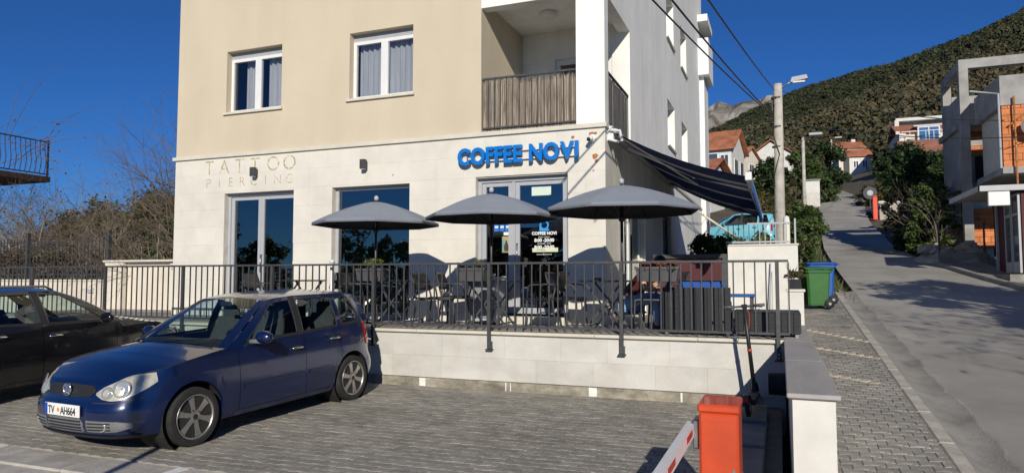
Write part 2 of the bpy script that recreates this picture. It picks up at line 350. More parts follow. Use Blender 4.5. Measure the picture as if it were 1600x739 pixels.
# ---------------------------------------------------------------- paving
def paver_mesh(name, lx=.166, wy=.116, k=.016):
    a = lx/2-.0016; g = .0016; q1 = lx*.3; q2 = lx*.2; h = wy/2+k/2-g; q = wy/2-k/2-g
    top = [(-a,h),(-q1,h),(-q2,q),(q2,q),(q1,h),(a,h)]; ring = [(-x if 0 else x, -yv) for x, yv in top] ; poly = ring + top[::-1]
    n = len(poly); c = .9
    V = [(x*(1-.005/.083), yv*(1-.005/.066), 0) for x, yv in poly]+[(x,yv,-.005) for x, yv in poly]+[(x,yv,-.03) for x, yv in poly]
    Fs = [tuple(range(n))]+[(i, i+n, (i+1)%n+n, (i+1)%n) for i in range(n)]+[(i+n, i+2*n, (i+1)%n+2*n, (i+1)%n+n) for i in range(n)]
    return V, Fs
PV, PF = paver_mesh('paver')
def pave(root, x0, x1, y0, y1, zf, slope, skip=lambda x, y: False, lim=300, name='paver'):
    """interlocking blocks; the blocks nearest the camera are objects, the rest one mesh"""
    me = bpy.data.meshes.new(name); me.from_pydata(PV, [], PF); me.materials.append(MATS['paver'])
    cells = []
    nr = int((y1-y0)/.116)
    for r in range(nr):
        y = y0+.058+r*.116; n = int((x1-x0)/.166)
        for i in range(n):
            x = x0+.083+i*.166+(.083 if r % 2 else 0)
            if x+.083 > x1+.001 or skip(x, y): continue
            cells.append((x, y, 1.))
        if r % 2: cells.append((x0+.0415, y, .48))
        if n*.166+.083 < x1-x0 and not r % 2: cells.append((x1-.0415, y, .48))
    def dist(c):
        dx, dy = c[0], c[1]; d = -dx*math.sin(YAW)+dy*math.cos(YAW); lat = (dx*math.cos(YAW)+dy*math.sin(YAW))/max(d,.1)
        pyx = 369.5+F*((CAMZ-zf(c[1]))/max(d,.1)-math.tan(PITCH)); 
        return d if abs(lat) < .74 and pyx < 741 else 99+d
    cells.sort(key=dist); sl = math.atan(slope); V = []; Fs = []
    for i, (x, y, hs_) in enumerate(cells):
        dz = random.uniform(-.003,.003); rx = sl+random.uniform(-.012,.012); ry = random.uniform(-.014,.014); rzz = random.uniform(-.008,.008)
        if i < lim:
            o = bpy.data.objects.new(name, me); col.objects.link(o); o.parent = root
            o.location = (x,y,zf(y)+dz); o.rotation_euler = (rx,ry,rzz); o.scale = (hs_,1,1)
        else:
            n = len(V); V += [(x+px*hs_-rzz*py, y+py+rzz*px, zf(y)+dz+pz+py*math.tan(rx)-px*ry) for px, py, pz in PV]; Fs += [tuple(a+n for a in f) for f in PF]
    me2 = bpy.data.meshes.new('paver_field'); me2.from_pydata(V, [], Fs); me2.materials.append(MATS['paver_field'])
    o = bpy.data.objects.new('paver_field', me2); col.objects.link(o); o.parent = root; tag(o, kind='stuff')
pz = lambda y: .03*(y-6)
lot = MB().grid([[(-30,y,pz(y)-.022),(-.02,y,pz(y)-.022)] for y in (4.78,6,8,9.6)]).build('parking_lot', 'sand'); tag(lot, kind='structure')
pave(lot, -13.833, -.47, 4.82, 9.08, pz, .03)
# oil and dirt patches have their own shape in the paving: a faint stain beside the scooter
walk = MB().grid([[(.33,y,rz(y)-.03),(1.246,y,rz(y)-.03)] for y in gy]).build('pavement', 'sand'); tag(walk, kind='structure')
pave(walk, .334, 1.2475, 2.2, 18.2, rz, .088)
# three bands of beige blocks across the pavement, standing a little proud
for (ya, yb) in ((9.62,9.0),(11.4,10.65),(13.0,11.95)):
    for i in range(9 if ya > 10 else 7):
        t = i/9; x = .36+i*.1; yv = ya+(yb-ya)*t
        o = MB().cbox(-.047,.047,-.05,.05,-.05,.016-.001*i,.006).build('beige_block', 'paver_beige', walk); o.location = (x+.05, yv, rz(yv)); o.rotation_euler = (.088,0,-math.atan((ya-yb)/.9))
# concrete verge and kerb strip in front of the parking lot
vg = MB().grid([[(-30,y,pz(y)-.012),(.33,y,pz(y)-.012)] for y in (-12,-4,0,4.36)]).build('footway', 'concrete_light'); tag(vg, kind='structure')
ks = MB().box(-30,-.0,4.36,4.80,-.25,-.06).build('edge_kerb', 'sand'); tag(ks, kind='structure')
x = -14.0
while x < -.3:
    o = MB().cbox(x+.003,x+.997,4.365,4.795,-.15,-.036,.012).build('kerb_stone', 'concrete_light', ks); o.location.z += random.uniform(-.003,.003); x += 1.0
for x in (-7.45,-5.05,-2.6):
    MB().box(x,x+.12,4.37,4.79,-.0355,-.0325).build('bay_mark', 'white_paint', ks)
# ---------------------------------------------------------------- shop house
YF = 11.0; XS = -2.63; XL = -11.93; TZ = .90; YB = 26.9
B = thing('apartment_building', 'cream apartment block with pale stone ground floor, cafe and corner loggia', 'building', ((XL+XS)/2, YF, TZ))
FR = lambda u0,u1,d0,d1,z0,z1: (u0,u1,YF+d0,YF+d1,z0,z1)          # front face: u = x, d = into the wall
SD = lambda u0,u1,d0,d1,z0,z1: (XS-d1,XS-d0,u0,u1,z0,z1)          # side face: u = y
def cells(m, map_, u0,u1,z0,z1,d0,d1,holes):
    us = sorted({u0,u1,*[h[0] for h in holes],*[h[1] for h in holes]}); zs = sorted({z0,z1,*[h[2] for h in holes],*[h[3] for h in holes]})
    us = [u for u in us if u0 <= u <= u1]; zs = [z for z in zs if z0 <= z <= z1]
    for a, b in zip(us, us[1:]):
        run = None
        for c, d in zip(zs, zs[1:]):
            hole = any(h[0] < (a+b)/2 < h[1] and h[2] < (c+d)/2 < h[3] for h in holes)
            if not hole: run = (run[0], d) if run else (c, d)
            if (hole or d == zs[-1]) and run: m.box(*map_(a,b,d0,d1,run[0],run[1])); run = None
def subtract(r, h):
    a,b,c,d = r; e,f,g,i = h
    if f <= a or e >= b or i <= c or g >= d: return [r]
    o = []
    if e > a: o.append((a,e,c,d))
    if f < b: o.append((f,b,c,d))
    lo, hi = max(a,e), min(b,f)
    if g > c: o.append((lo,hi,c,g))
    if i < d: o.append((lo,hi,i,d))
    return o
D1 = (-10.58,-8.85,.90,3.38); SW = (-7.95,-6.27,.90,3.38); D2 = (-4.95,-3.27,1.02,3.40)
ZC = 4.13                                                          # underside of the belt course
gw = MB(); cells(gw, FR, XL, XS-.03, .2, ZC, .03, .33, [D1,SW,D2]); ground_wall = gw.build('ground_floor_wall', 'mortar', B)
def slabs(map_, u0, u1, z0, z1, rowh, ln, holes, m, name, parent, gap=.0013, th=.03):
    z = z0; r = 0
    while z < z1-.02:
        zt = min(z+rowh, z1); u = u0-(r*.37 % 1)*ln
        while u < u1:
            l = ln*random.choice((.8,1,1,1.2)); a, b = max(u,u0), min(u+l,u1); u += l
            if b-a < .03: continue
            rs = [(a,b,z,zt)]
            for h in holes: rs = [q for t in rs for q in subtract(t, h)]
            for q in rs:
                if q[1]-q[0] > .02 and q[3]-q[2] > .02:
                    MB().box(*map_(q[0]+gap/2,q[1]-gap/2,random.uniform(0,.0015),th-.002,q[2]+gap/2,q[3]-gap/2)).build(name, m, parent)
        z = zt; r += 1
slabs(FR, XL, XS, TZ, ZC, .36, .66, [D1,SW,D2], 'stone_slab', 'cladding_slab', ground_wall)
SDOOR = (12.35,14.55,.9,3.25); SDOOR2 = (16.9,18.3,.9,3.2)
sw = MB(); cells(sw, SD, YF+.03, YB, -.9, ZC, .03, .33, [SDOOR,SDOOR2]); side_wall = sw.build('side_wall', 'mortar', B)
slabs(SD, YF+.002, 12.3, TZ, ZC, .36, .66, [SDOOR], 'stone_slab', 'cladding_slab', side_wall)
sp = MB(); cells(sp, SD, 12.3, YB, -.7, ZC, .004, .028, [SDOOR,SDOOR2]); sp.build('side_plaster', 'plaster_white', side_wall)
# belt course
MB().box(XL-.05,XS+.035,YF-.045,YF+.3,ZC,ZC+.07).build('belt_course', 'stone_trim', B)
MB().box(XS-.3,XS+.035,YF+.302,YB,ZC,ZC+.07).build('belt_course', 'stone_trim', B)
# upper storeys
W1 = (-10.6,-9.2,5.05,6.33); W2 = (-7.6,-6.22,5.05,6.33); LG = (-4.85,XS+1,4.2,14)
TOP = 13.2; ZU = ZC+.07; YL = 13.1
up = MB(); cells(up, FR, XL+.01, -4.85, ZU, TOP, 0, .3, [W1,W2]); upper = up.build('upper_wall', 'plaster', B)
SWH = [(17.9,19.2,5.1,6.3),(20.65,22.0,5.1,6.3),(17.9,19.2,7.95,9.2),(20.65,22.0,7.95,9.2),(17.9,19.2,10.9,12.1),(20.65,22,10.9,12.1)]
us = MB(); cells(us, SD, YL, YB, ZU, TOP, .0, .3, SWH); uside = us.build('upper_side_wall', 'plaster_white', B)
MB().box(XL+.01,XL+.3,YF+.302,YB,.1,TOP).build('far_side_wall', 'plaster', B)
MB().box(XL+.01,XS-.01,YB-.3,YB-.002,-.9,TOP-.01).build('rear_wall', 'plaster_white', B)
MB().box(XL-.1,XS+.25,YF-.15,YB+.1,TOP,TOP+.25).build('roof_slab', 'plaster_white', B)
MB().box(XL+.3,XS-.35,YF+.35,YB-.35,3.95,4.12).build('floor_slab', 'concrete', B)
# interior back walls keep the rooms dark
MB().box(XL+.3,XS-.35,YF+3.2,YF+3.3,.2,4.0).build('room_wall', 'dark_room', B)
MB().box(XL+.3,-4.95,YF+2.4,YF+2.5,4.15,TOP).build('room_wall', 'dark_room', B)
# loggia: left cheek, back wall, ceiling, beams, corner pier
lg = MB(); lg.box(-5.0,-4.85,YF+.302,YL,ZU+.001,TOP-.01); lg.build('loggia_cheek_wall', 'plaster', B)
lb = MB(); cells(lb, lambda a,b,c,d,e,f:(a,b,c,d,e,f), -4.849, XS-.302, ZU+.002, TOP-.01, YL, YL+.25, [(-4.15,-2.98,ZU+.02,6.05)]); lback = lb.build('loggia_back_wall', 'plaster_white', B)
MB().box(-4.849,XS-.002,YF+.002,YL-.002,6.62,6.75).build('loggia_ceiling', 'plaster_white', B)
MB().box(-4.849,XS,YF,YF+.22,6.43,7.5).build('loggia_beam', 'plaster_white', B)
MB().box(XS-.22,XS,YF+.222,YL-.002,6.43,7.5).build('loggia_beam', 'plaster_white', B)
MB().box(-3.12,XS-.001,YF+.01,YF+.27,ZU+.001,6.43).build('corner_pier', 'plaster_white', B)
MB().box(-4.86,XS+.0,YF+.301,YL-.001,ZC-.1,ZU-.004).build('loggia_floor', 'tile_floor', B)
cl = MB(); cl.lathe([(.16,6.62),(.17,6.60),(.165,6.57),(.13,6.545),(.06,6.54)], (-3.95,12.1,0), 24); cl.build('ceiling_lamp', 'frame_white', B, smooth=True)
# loggia glazed door
m = MB(); m.box(-4.15,-4.05,YL+.04,YL+.11,ZU+.02,6.05); m.box(-3.08,-2.98,YL+.04,YL+.11,ZU+.02,6.05); m.box(-4.05,-3.08,YL+.04,YL+.11,5.93,6.05); m.box(-4.05,-3.08,YL+.041,YL+.109,ZU+.02,ZU+.2)
ldoor = m.build('loggia_door', 'frame_white', B); MB().box(-4.049,-3.081,YL+.07,YL+.08,ZU+.2,5.93).build('pane', 'house_glass', ldoor)
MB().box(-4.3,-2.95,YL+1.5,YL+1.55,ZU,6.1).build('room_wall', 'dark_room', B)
# loggia railings with reed screen
def reed_rail(a, b, name):
    a = Vector(a); b = Vector(b); d = (b-a); L = d.length; d.normalize(); nrm = Vector((d.y,-d.x,0))
    r = MB(); r.bar(a+Vector((0,0,.96)), b+Vector((0,0,.96)), .04, .03); r.bar(a+Vector((0,0,.08)), b+Vector((0,0,.08)), .03, .025); rail = r.build(name, 'iron', B)
    n = int(L/.11)
    for i in range(n+1):
        p = a+d*(L*i/n); MB().bar(p+Vector((0,0,.08))+nrm*.002, p+Vector((0,0,.95))+nrm*.002, .014).build('baluster', 'iron', rail)
    k = int(L/.0085); q = MB()
    for i in range(k):
        p = a+d*(L*(i+.5)/k)-nrm*(.022+random.uniform(0,.008)); t = random.uniform(.86,.95); s = random.uniform(.003,.0055)
        e = Vector((random.uniform(-.006,.006),random.uniform(-.004,.004),0)); q.tube([p+Vector((0,0,.01)), p+e+Vector((0,0,t))], s, 4, False)
    tag(q.build('reed_screen', 'reed', rail), kind='stuff')
    MB().box(*sum(([min((a-nrm*.036)[i],(b-nrm*.036)[i])-(.002 if abs(d[i])<.5 else 0), max((a-nrm*.036)[i],(b-nrm*.036)[i])+(.002 if abs(d[i])<.5 else 0)] for i in (0,1)), []), a.z+.02, a.z+.84).build('screen_backing', 'reed', rail)
reed_rail((-4.85,YF+.06,ZU), (-3.125,YF+.06,ZU), 'loggia_railing'); reed_rail((XS-.05,YF+.29,ZU), (XS-.05,YL-.01,ZU), 'loggia_railing')
# rear balcony that sticks out past the side wall
rb = MB(); rb.box(XS,XS+.36,25.6,27.4,9.05,9.28); rb.box(XS,XS+.36,25.6,25.75,9.28,10.4); rb.box(XS+.26,XS+.36,25.75,27.4,9.28,10.4); rb.build('rear_balcony', 'plaster_white', B)
rb = MB(); rb.box(XS,XS+.16,25.9,YB+.5,-.9,9.05); rb.build('rear_bay', 'plaster_white', B)
rb = MB(); rb.box(XS,XS+.35,25.5,27.4,11.0,11.25); rb.build('rear_eave', 'plaster_white', B)
MB().box(XL-.16,XL+.009,12.2,13.4,4.55,4.66).build('side_sill','stone_trim',B)
# windows
def window(map_, o, parent, kind='house', frame='frame_white', split=.5, d=.14, shut=True):
    u0,u1,z0,z1 = o; ft = .04
    wn = MB(); zt = z1-(.13 if shut else 0)
    bw = MB()
    for a,b,c,e in ((u0,u0+ft,z0,zt),(u1-ft,u1,z0,zt),(u0+ft,u1-ft,zt-ft,zt),(u0+ft,u1-ft,z0,z0+ft)): wn.box(*map_(a,b,d,d+.07,c,e))
    us_ = u0+(u1-u0)*split; wn.box(*map_(us_-.045,us_+.045,d-.012,d+.069,z0+ft+.001,zt-ft-.001))
    for a,b in ((u0+ft,us_-.045),(us_+.045,u1-ft)):
        for e,f,g,h in ((a,a+.03,z0+ft,zt-ft),(b-.03,b,z0+ft,zt-ft),(a+.03,b-.03,zt-ft-.03,zt-ft),(a+.03,b-.03,z0+ft,z0+ft+.03)):
            wn.box(*map_(e,f,d-.008,d+.05,g+.001,h-.001))
    wo = wn.build('window', frame, parent)
    for a,b in ((u0+ft+.03,us_-.075),(us_+.075,u1-ft-.03)): MB().box(*map_(a,b,d+.015,d+.025,z0+ft+.03,zt-ft-.03)).build('pane', 'house_glass', wo)
    if shut:
        sb = MB(); 
        for i in range(3): sb.box(*map_(u0,u1,d+.004*i,d+.03,zt+.043*i+.002,zt+.043*i+.041))
        sb.build('shutter', 'frame_grey', wo)
    s = MB(); s.box(*map_(u0-.05,u1+.04,-.05,d+.02,z0-.045,z0-.002)); s.build('sill', 'stone_trim', wo)
    return wo
def curtain(x0, x1, y, z0, z1, parent, m='curtain'):
    n = int((x1-x0)/.025); pts = [(x0+(x1-x0)*i/n, y+.03*math.sin(i*1.35+random.uniform(-.3,.3))) for i in range(n+1)]
    MB().grid([[(p[0],p[1],z) for p in pts] for z in (z0,z1)]).build('curtain', m, parent, smooth=True, fix=False)
a = window(FR, W1, upper); curtain(-10.35,-9.9,YF+.32,5.0,6.25,a); curtain(-9.75,-9.22,YF+.3,5.0,6.25,a)
a = window(FR, W2, upper); curtain(-7.55,-6.26,YF+.3,5.0,6.25,a)
for h in SWH: window(SD, h, uside, d=.2, shut=False)
# shop fronts
def leaf(map_, u0,u1,z0,z1,parent, name, frame, w=.075, d=.16, bot=.1, glass_='shop_glass', th=.06):
    m = MB()
    for a,b,c,e in ((u0,u0+w,z0,z1),(u1-w,u1,z0,z1),(u0+w,u1-w,z1-w,z1),(u0+w,u1-w,z0,z0+bot)): m.box(*map_(a+.001,b-.001,d,d+th,c+.001,e-.001))
    o = m.build(name, frame, parent); MB().box(*map_(u0+w,u1-w,d+.025,d+.035,z0+bot,z1-w)).build('pane', glass_, o); return o
def handle(o, x, y, z, l=.35):
    h = MB(); h.tube([(x,y,z-l/2),(x,y-.05,z-l/2),(x,y-.05,z+l/2),(x,y,z+l/2)], .012, 8); h.build('handle', 'steel', o, smooth=True)
x0,x1,z0,z1 = D1; g = MB()
for a,b,c,e in ((x0,x0+.05,z0,z1-.06),(x1-.05,x1,z0,z1-.06),(x0,x1,z1-.06,z1)): g.box(a,b,YF+.13,YF+.24,c,e)
dfr = g.build('door_frame', 'frame_grey', B)
xm = x0+.05+.76; la = leaf(FR, x0+.05,xm,z0+.04,z1-.06,B,'door','frame_grey'); lb_ = leaf(FR, xm,x1-.05,z0+.04,z1-.06,B,'door','frame_grey'); handle(lb_, xm+.04, YF+.16, 1.95)
x0,x1,z0,z1 = SW; g = MB()
for a,b,c,e in ((x0,x0+.06,z0,z1),(x1-.06,x1,z0,z1),(x0+.06,x1-.06,z1-.06,z1),(x0+.06,x1-.06,z0,z0+.08)): g.box(a,b,YF+.13,YF+.21,c,e)
sf = g.build('shop_window', 'frame_grey', B); MB().box(x0+.06,x1-.06,YF+.16,YF+.17,z0+.08,z1-.06).build('pane', 'shop_glass', sf)
for i in range(56): MB().box(x0+.08,x1-.08,YF+.235,YF+.242,z0+.1+i*.032,z0+.129+i*.032).build('blind_slat', 'blind_green', sf)
x0,x1,z0,z1 = D2; g = MB()
for a,b,c,e in ((x0,x0+.06,z0,z1-.07),(x1-.06,x1,z0,z1-.07),(x0,x1,z1-.07,z1)): g.box(a,b,YF+.13,YF+.24,c,e)
g.build('door_frame', 'frame_grey', B)
xm = x0+.66; da = leaf(FR, x0+.06,xm-.03,z0+.03,z1-.07,B,'door','frame_grey'); MB().box(xm-.029,xm+.029,YF+.14,YF+.23,z0+.03,z1-.071).build('door_post','frame_grey',B)
db = leaf(FR, xm+.03,x1-.06,z0+.03,z1-.07,B,'door','frame_grey'); handle(db, xm+.07, YF+.16, 2.0, .5)
MB().box(x0-.02,x1+.02,YF-.3,YF+.3,TZ,z0).build('door_step', 'stone_trim', B)
# notices and lettering on the cafe door
yg = YF+.182
MB().box(-3.97,-3.62,yg-.006,yg-.004,3.07,3.22).build('paper_notice', mat('paper',(.62,.72,.62),.8,var=.04), db)
MB().box(-3.96,-3.50,yg-.006,yg-.004,2.10,2.17).build('paper_notice', mat('paper_yellow',(.62,.66,.42),.8,var=.04), db)
text_mesh('OPEN', .06, .0005, 'lettering', mat('ink',(.25,.25,.2),.8), db, Matrix.Translation((-3.88,yg-.008,2.115)) @ Matrix.Rotation(R(90),4,'X'))
cx, cz = -3.745, 2.56
m = MB()                                                          # cup emblem
for (aa, bb, r0, r1) in ((0,360,.085,.055),):
    P = [[(cx+r*math.cos(R(t)), yg-.007, cz+r*math.sin(R(t))) for t in range(aa,bb+1,15)] for r in (r0,r1)]; m.grid(P)
m.box(cx-.085,cx-.05,yg-.009,yg-.0065,cz-.1,cz); m.box(cx-.049,cx+.085,yg-.009,yg-.0065,cz-.1,cz-.065)
m.grid([[(cx+r*math.cos(R(t)), yg-.007, cz+.125+r*math.sin(R(t))) for t in range(0,361,30)] for r in (.025,.001)])
m.build('cup_emblem', mat('decal_blue',(.02,.30,.75),.5,var=.03), db)
mat('decal_white', (.8,.8,.8), .6, var=.02)
zz = 2.395
for (t, s, dz, off) in (('COFFEE NOVI',.072,.05,.003),('Radno vrijeme:',.034,.07,0),('8:00 -20:00',.078,.04,.003),('ponedjeljak - petak',.032,.078,0),('8:00 -20:00',.078,.04,.003),('subota - nedjelja',.032,.066,0),('www.coffeenovi.me',.034,.05,0)):
    text_mesh(t, s, .0004, 'lettering', 'decal_white', db, Matrix.Translation((cx,yg-.008,zz)) @ Matrix.Rotation(R(90),4,'X'), off, 'CENTER'); zz -= dz
for i in range(4):                                                # row of small blue stickers on the left leaf
    s = MB().box(-4.67+i*.105,-4.58+i*.105,yg-.008,yg-.006,2.47,2.60).build('sticker', mat('sticker_blue',(.03,.17,.55),.5,var=.1,scale=14), da)
    MB().box(-4.655+i*.105,-4.595+i*.105,yg-.0095,yg-.0082,2.53,2.565).build('sticker_mark', 'decal_white', s)
MB().box(-4.49,-4.33,yg-.008,yg-.006,2.40,2.455).build('sticker', 'decal_white', da)
p = MB().box(-4.52,-4.36,yg-.008,yg-.006,2.10,2.38).build('poster', mat('poster',(.42,.36,.12),.6,c2=(.10,.32,.36),scale=5,lo=.42,hi=.6), da)
pm = MB(); pm.prism([(-4.475,2.12),(-4.405,2.12),(-4.395,2.2),(-4.42,2.27),(-4.43,2.31),(-4.45,2.31),(-4.46,2.27),(-4.485,2.2)],'y',yg-.0095,yg-.0082); pm.build('poster_figure', mat('poster_dark',(.08,.035,.015),.7), p)
# cream room behind the side openings and their frames
leaf(SD, 12.35,13.45,.9,3.25,side_wall,'side_door','frame_white',d=.12); leaf(SD, 13.45,14.55,.9,3.25,side_wall,'side_door','frame_white',d=.12); leaf(SD, 16.9,18.3,.9,3.2,side_wall,'side_door','pole_dark',d=.1)
dp = MB(); dp.tube([(XS+.06,12.02,.9),(XS+.06,12.02,3.2)], .022, 10); dp.build('downpipe', 'frame_white', B, smooth=True)
# rust-coloured stains bleeding from the fixings of an old sign
for (x, z, r) in ((-2.86,4.03,.055),(-2.79,4.04,.03),(-2.80,3.66,.06),(-2.78,3.58,.035),(-3.18,4.0,.035),(-2.83,3.42,.02),(-6.62,3.55,.018)):
    n = 12; pts = [(x+r*(1+.3*math.sin(5*t))*math.cos(2*math.pi*t/n), z+r*.7*(1+.3*math.cos(7*t))*math.sin(2*math.pi*t/n)) for t in range(n)]
    MB().prism(pts,'y',YF-.002,YF+.01).build('rust_stain', 'rust', ground_wall)
# glue shadows of a removed shop name
gh = mat('glue', (.52,.41,.21), .9, var=.2, scale=30)
N = gh.node_tree.nodes; L = gh.node_tree.links; tr = N.new('ShaderNodeBsdfTransparent'); mx = N.new('ShaderNodeMixShader'); nz = N.new('ShaderNodeTexNoise'); nz.inputs['Scale'].default_value = 11; nz.inputs['Detail'].default_value = 6
tcn = N.new('ShaderNodeTexCoord'); L.new(tcn.outputs['Object'], nz.inputs['Vector']); cr = N.new('ShaderNodeValToRGB'); cr.color_ramp.elements[0].position = .40; cr.color_ramp.elements[1].position = .60
cr.color_ramp.elements[0].color = (.05,.05,.05,1); cr.color_ramp.elements[1].color = (.5,.5,.5,1)
L.new(nz.outputs['Fac'], cr.inputs[0]); L.new(cr.outputs[0], mx.inputs[0]); L.new(tr.outputs[0], mx.inputs[1]); L.new(N['Principled BSDF'].outputs[0], mx.inputs[2]); L.new(mx.outputs[0], N['Material Output'].inputs[0])
for i, ch in enumerate('TATTOO'): text_mesh(ch, .42, .0004, 'ghost_letter', 'glue', ground_wall, Matrix.Translation((-11.0+i*.395+(.06 if i>3 else 0),YF-.003,3.79)) @ Matrix.Rotation(R(90),4,'X'), -.004, 'CENTER')
for i, ch in enumerate('PIERCING'): text_mesh(ch, .27, .0004, 'ghost_letter', 'glue', ground_wall, Matrix.Translation((-11.02+i*.295,YF-.003,3.52)) @ Matrix.Rotation(R(90),4,'X'), -.004, 'CENTER')
# ---------------------------------------------------------------- raised blue shop sign
S = thing('shop_sign', 'raised blue COFFEE NOVI lettering on two rails above the cafe door', 'sign', (-4.15,YF,3.62))
for z in (3.69,3.84):
    MB().box(-5.15,-3.06,YF-.055,YF-.035,z-.012,z+.012).build('rail', 'frame_white', S)
for x in (-5.1,-4.1,-3.1): MB().box(x-.01,x+.01,YF-.034,YF,3.68,3.85).build('bracket', 'steel', S)
letters = []; xx = 0.
for ch in 'COFFEE NOVI':
    if ch == ' ': xx += .13; continue
    lt = text_mesh(ch, .395, .036, 'letter', 'sign_blue', S, Matrix.Rotation(R(90),4,'X'), .0135)
    x_ = [v.co.x for v in lt.data.vertices]; z_ = [v.co.z for v in lt.data.vertices]; o0 = wl(S)
    lt.data.transform(Matrix.Translation((xx-min(x_),YF-.095-(-.0)+0,3.632-0))); letters.append(lt); xx += max(x_)-min(x_)+.024
k_ = 2.19/(xx-.024)
for lt in letters: lt.data.transform(Matrix.Translation((-5.245-o0.x,-o0.y*0,0)) @ Matrix.Scale(k_,4,(1,0,0)))
# wall lamps, camera
def wall_lamp(x, label):
    t = thing('wall_lamp', label, 'lamp', (x,YF,3.7), 0, 'up-down wall lamps on the stone front')
    MB().cbox(-.05,.05,-.15,-.05,-.02,.16,.004).build('housing', 'iron', t).location = (0,0,0)
    MB().box(-.03,.03,-.05,-.001,.03,.11).build('bracket', 'iron', t); MB().box(-.042,.042,-.142,-.058,-.026,-.0205).build('diffuser', 'frame_white', t)
    for c in t.children: c.location = (0,0,0); c.data.transform(Matrix.Translation(wl(t)))
wall_lamp(-9.77, 'small dark box lamp on the stone between the ghost letters over the left door'); wall_lamp(-7.2, 'small dark box lamp on the stone above the wide shop window')
t = thing('security_camera', 'white dome-base security camera with black eye near the facade corner', 'camera', (-2.84,YF,3.95))
MB().lathe([(.07,-.001),(.07,-.03),(.05,-.045)], (-2.84,YF,3.95), 20, 'y').build('base', 'frame_white', t, smooth=True)
MB().tube([(-2.84,YF-.04,3.95),(-2.845,YF-.10,3.93),(-2.86,YF-.17,3.91)], [.03,.036,.036], 14).build('body', 'frame_white', t, smooth=True)
MB().tube([(-2.86,YF-.168,3.911),(-2.866,YF-.19,3.904)], [.033,.03], 14).build('lens', 'black_plastic', t, smooth=True)
# ---------------------------------------------------------------- terrace
YW = 9.13; XR = .03
T = thing('terrace_wall', 'low pale stone-clad retaining wall under the cafe terrace railing', 'wall', (-5,YW,.05))
core = MB().box(-16,XR-.0,YW+.03,YW+.30,-.3,.855).build('wall_core', 'mortar', T)
slabs(lambda u0,u1,d0,d1,z0,z1: (u0,u1,YW+d0,YW+d1,z0,z1), -14.5, XR, .205, .855, .315, .82, [], 'stone_pale', 'cladding_slab', core, .0016)
x = -14.5
while x < XR:
    b = min(x+1.35, XR+.02); MB().cbox(x+.002,b-.002,YW-.03,YW+.32,.857,.899,.006).build('coping_slab', 'stone_trim', T); x += 1.35
pl = MB().box(-14.5,XR-.3,YW-.05,YW-.002,-.1,.200).build('plinth', mat('plinth_concrete',(.36,.325,.255),.92,var=.25,scale=6,bump=.3,bscale=50,dirt=(2.2,.5,(1,1,2.5))), T)
from_px = [(-4.98,.10),(-3.62,.012),(-3.55,.012),(-2.42,.11),(-1.22,.025)]
for x, wd in from_px: MB().box(x,x+wd,YW-.054,YW-.0505,pz(YW)-.01,.199).build('bay_mark', 'white_paint', pl)
# terrace floor, laid with long tiles
tf = MB().box(-16,XR,YW+.31,15.2,.70,.872).build('terrace_floor', 'sand'); tag(tf, kind='structure')
for i in range(70):
    x = -12.0+i*.172
    if x > XR-.17: break
    MB().box(x+.002,x+.169,YW+.323,YF-.005,.873,.898+random.uniform(-.001,.001)).build('floor_board', mat('deck',(.27,.255,.235),.75,var=.12,scale=4,orand=.1), tf)
MB().box(XS+.04,XR,YF-.004,15.2,.873,.899).build('side_tiles', 'tile_floor', tf); MB().box(-16,-12.0,YW+.323,15.2,.873,.899).build('side_tiles', 'tile_floor', tf)
# ---------------------------------------------------------------- railing
YR = YW-.02
RL = thing('terrace_railing', 'dark iron railing with thin upright bars along the terrace edge', 'railing', (-5,YR,.9))
posts = [-13.4,-11.46,-9.6,-7.7,-5.78,-3.87,-1.97,-.04]
MB().bar((-14.5,YR,1.865), (.09,YR,1.865), .045, .03).build('top_rail', 'iron', RL)
MB().bar((-14.5,YR,.975), (.09,YR,.975), .035, .03).build('bottom_rail', 'iron', RL)
bme = None
for p, q in zip([-14.5]+posts, posts+[.09]):
    n = max(1, round((q-p)/.128))
    for i in range(1, n+ (1 if q == .09 else 0)):
        b = MB().bar((p+(q-p)*i/n,YR,.99), (p+(q-p)*i/n,YR,1.85), .017).build('baluster', 'iron', RL)
for p in posts:
    m = MB(); m.bar((p,YR-.035,.66),(p,YR-.035,1.86),.045); m.box(p-.05,p+.05,YR-.062,YW+.0,.64,.655); m.box(p+.024,p+.034,YR-.07,YW-.001,.66,.76); po = m.build('post', 'iron', RL)
    m = MB()
    for z in (.69,.73): m.tube([(p+.0,YR-.075,z),(p,YR-.058,z)],.009,8)
    m.build('bolt', 'steel', po)
m = MB(); m.tube([(-6.68,YR+.16,.9),(-6.68,YR+.16,1.9)],.03,14); m.lathe([(.045,1.9),(.045,1.93),(.02,1.95)],(-6.68,YR+.16,0),14); tag(m.build('white_post','frame_white',smooth=True), 'slim white post just behind the railing above the blue car', 'post')
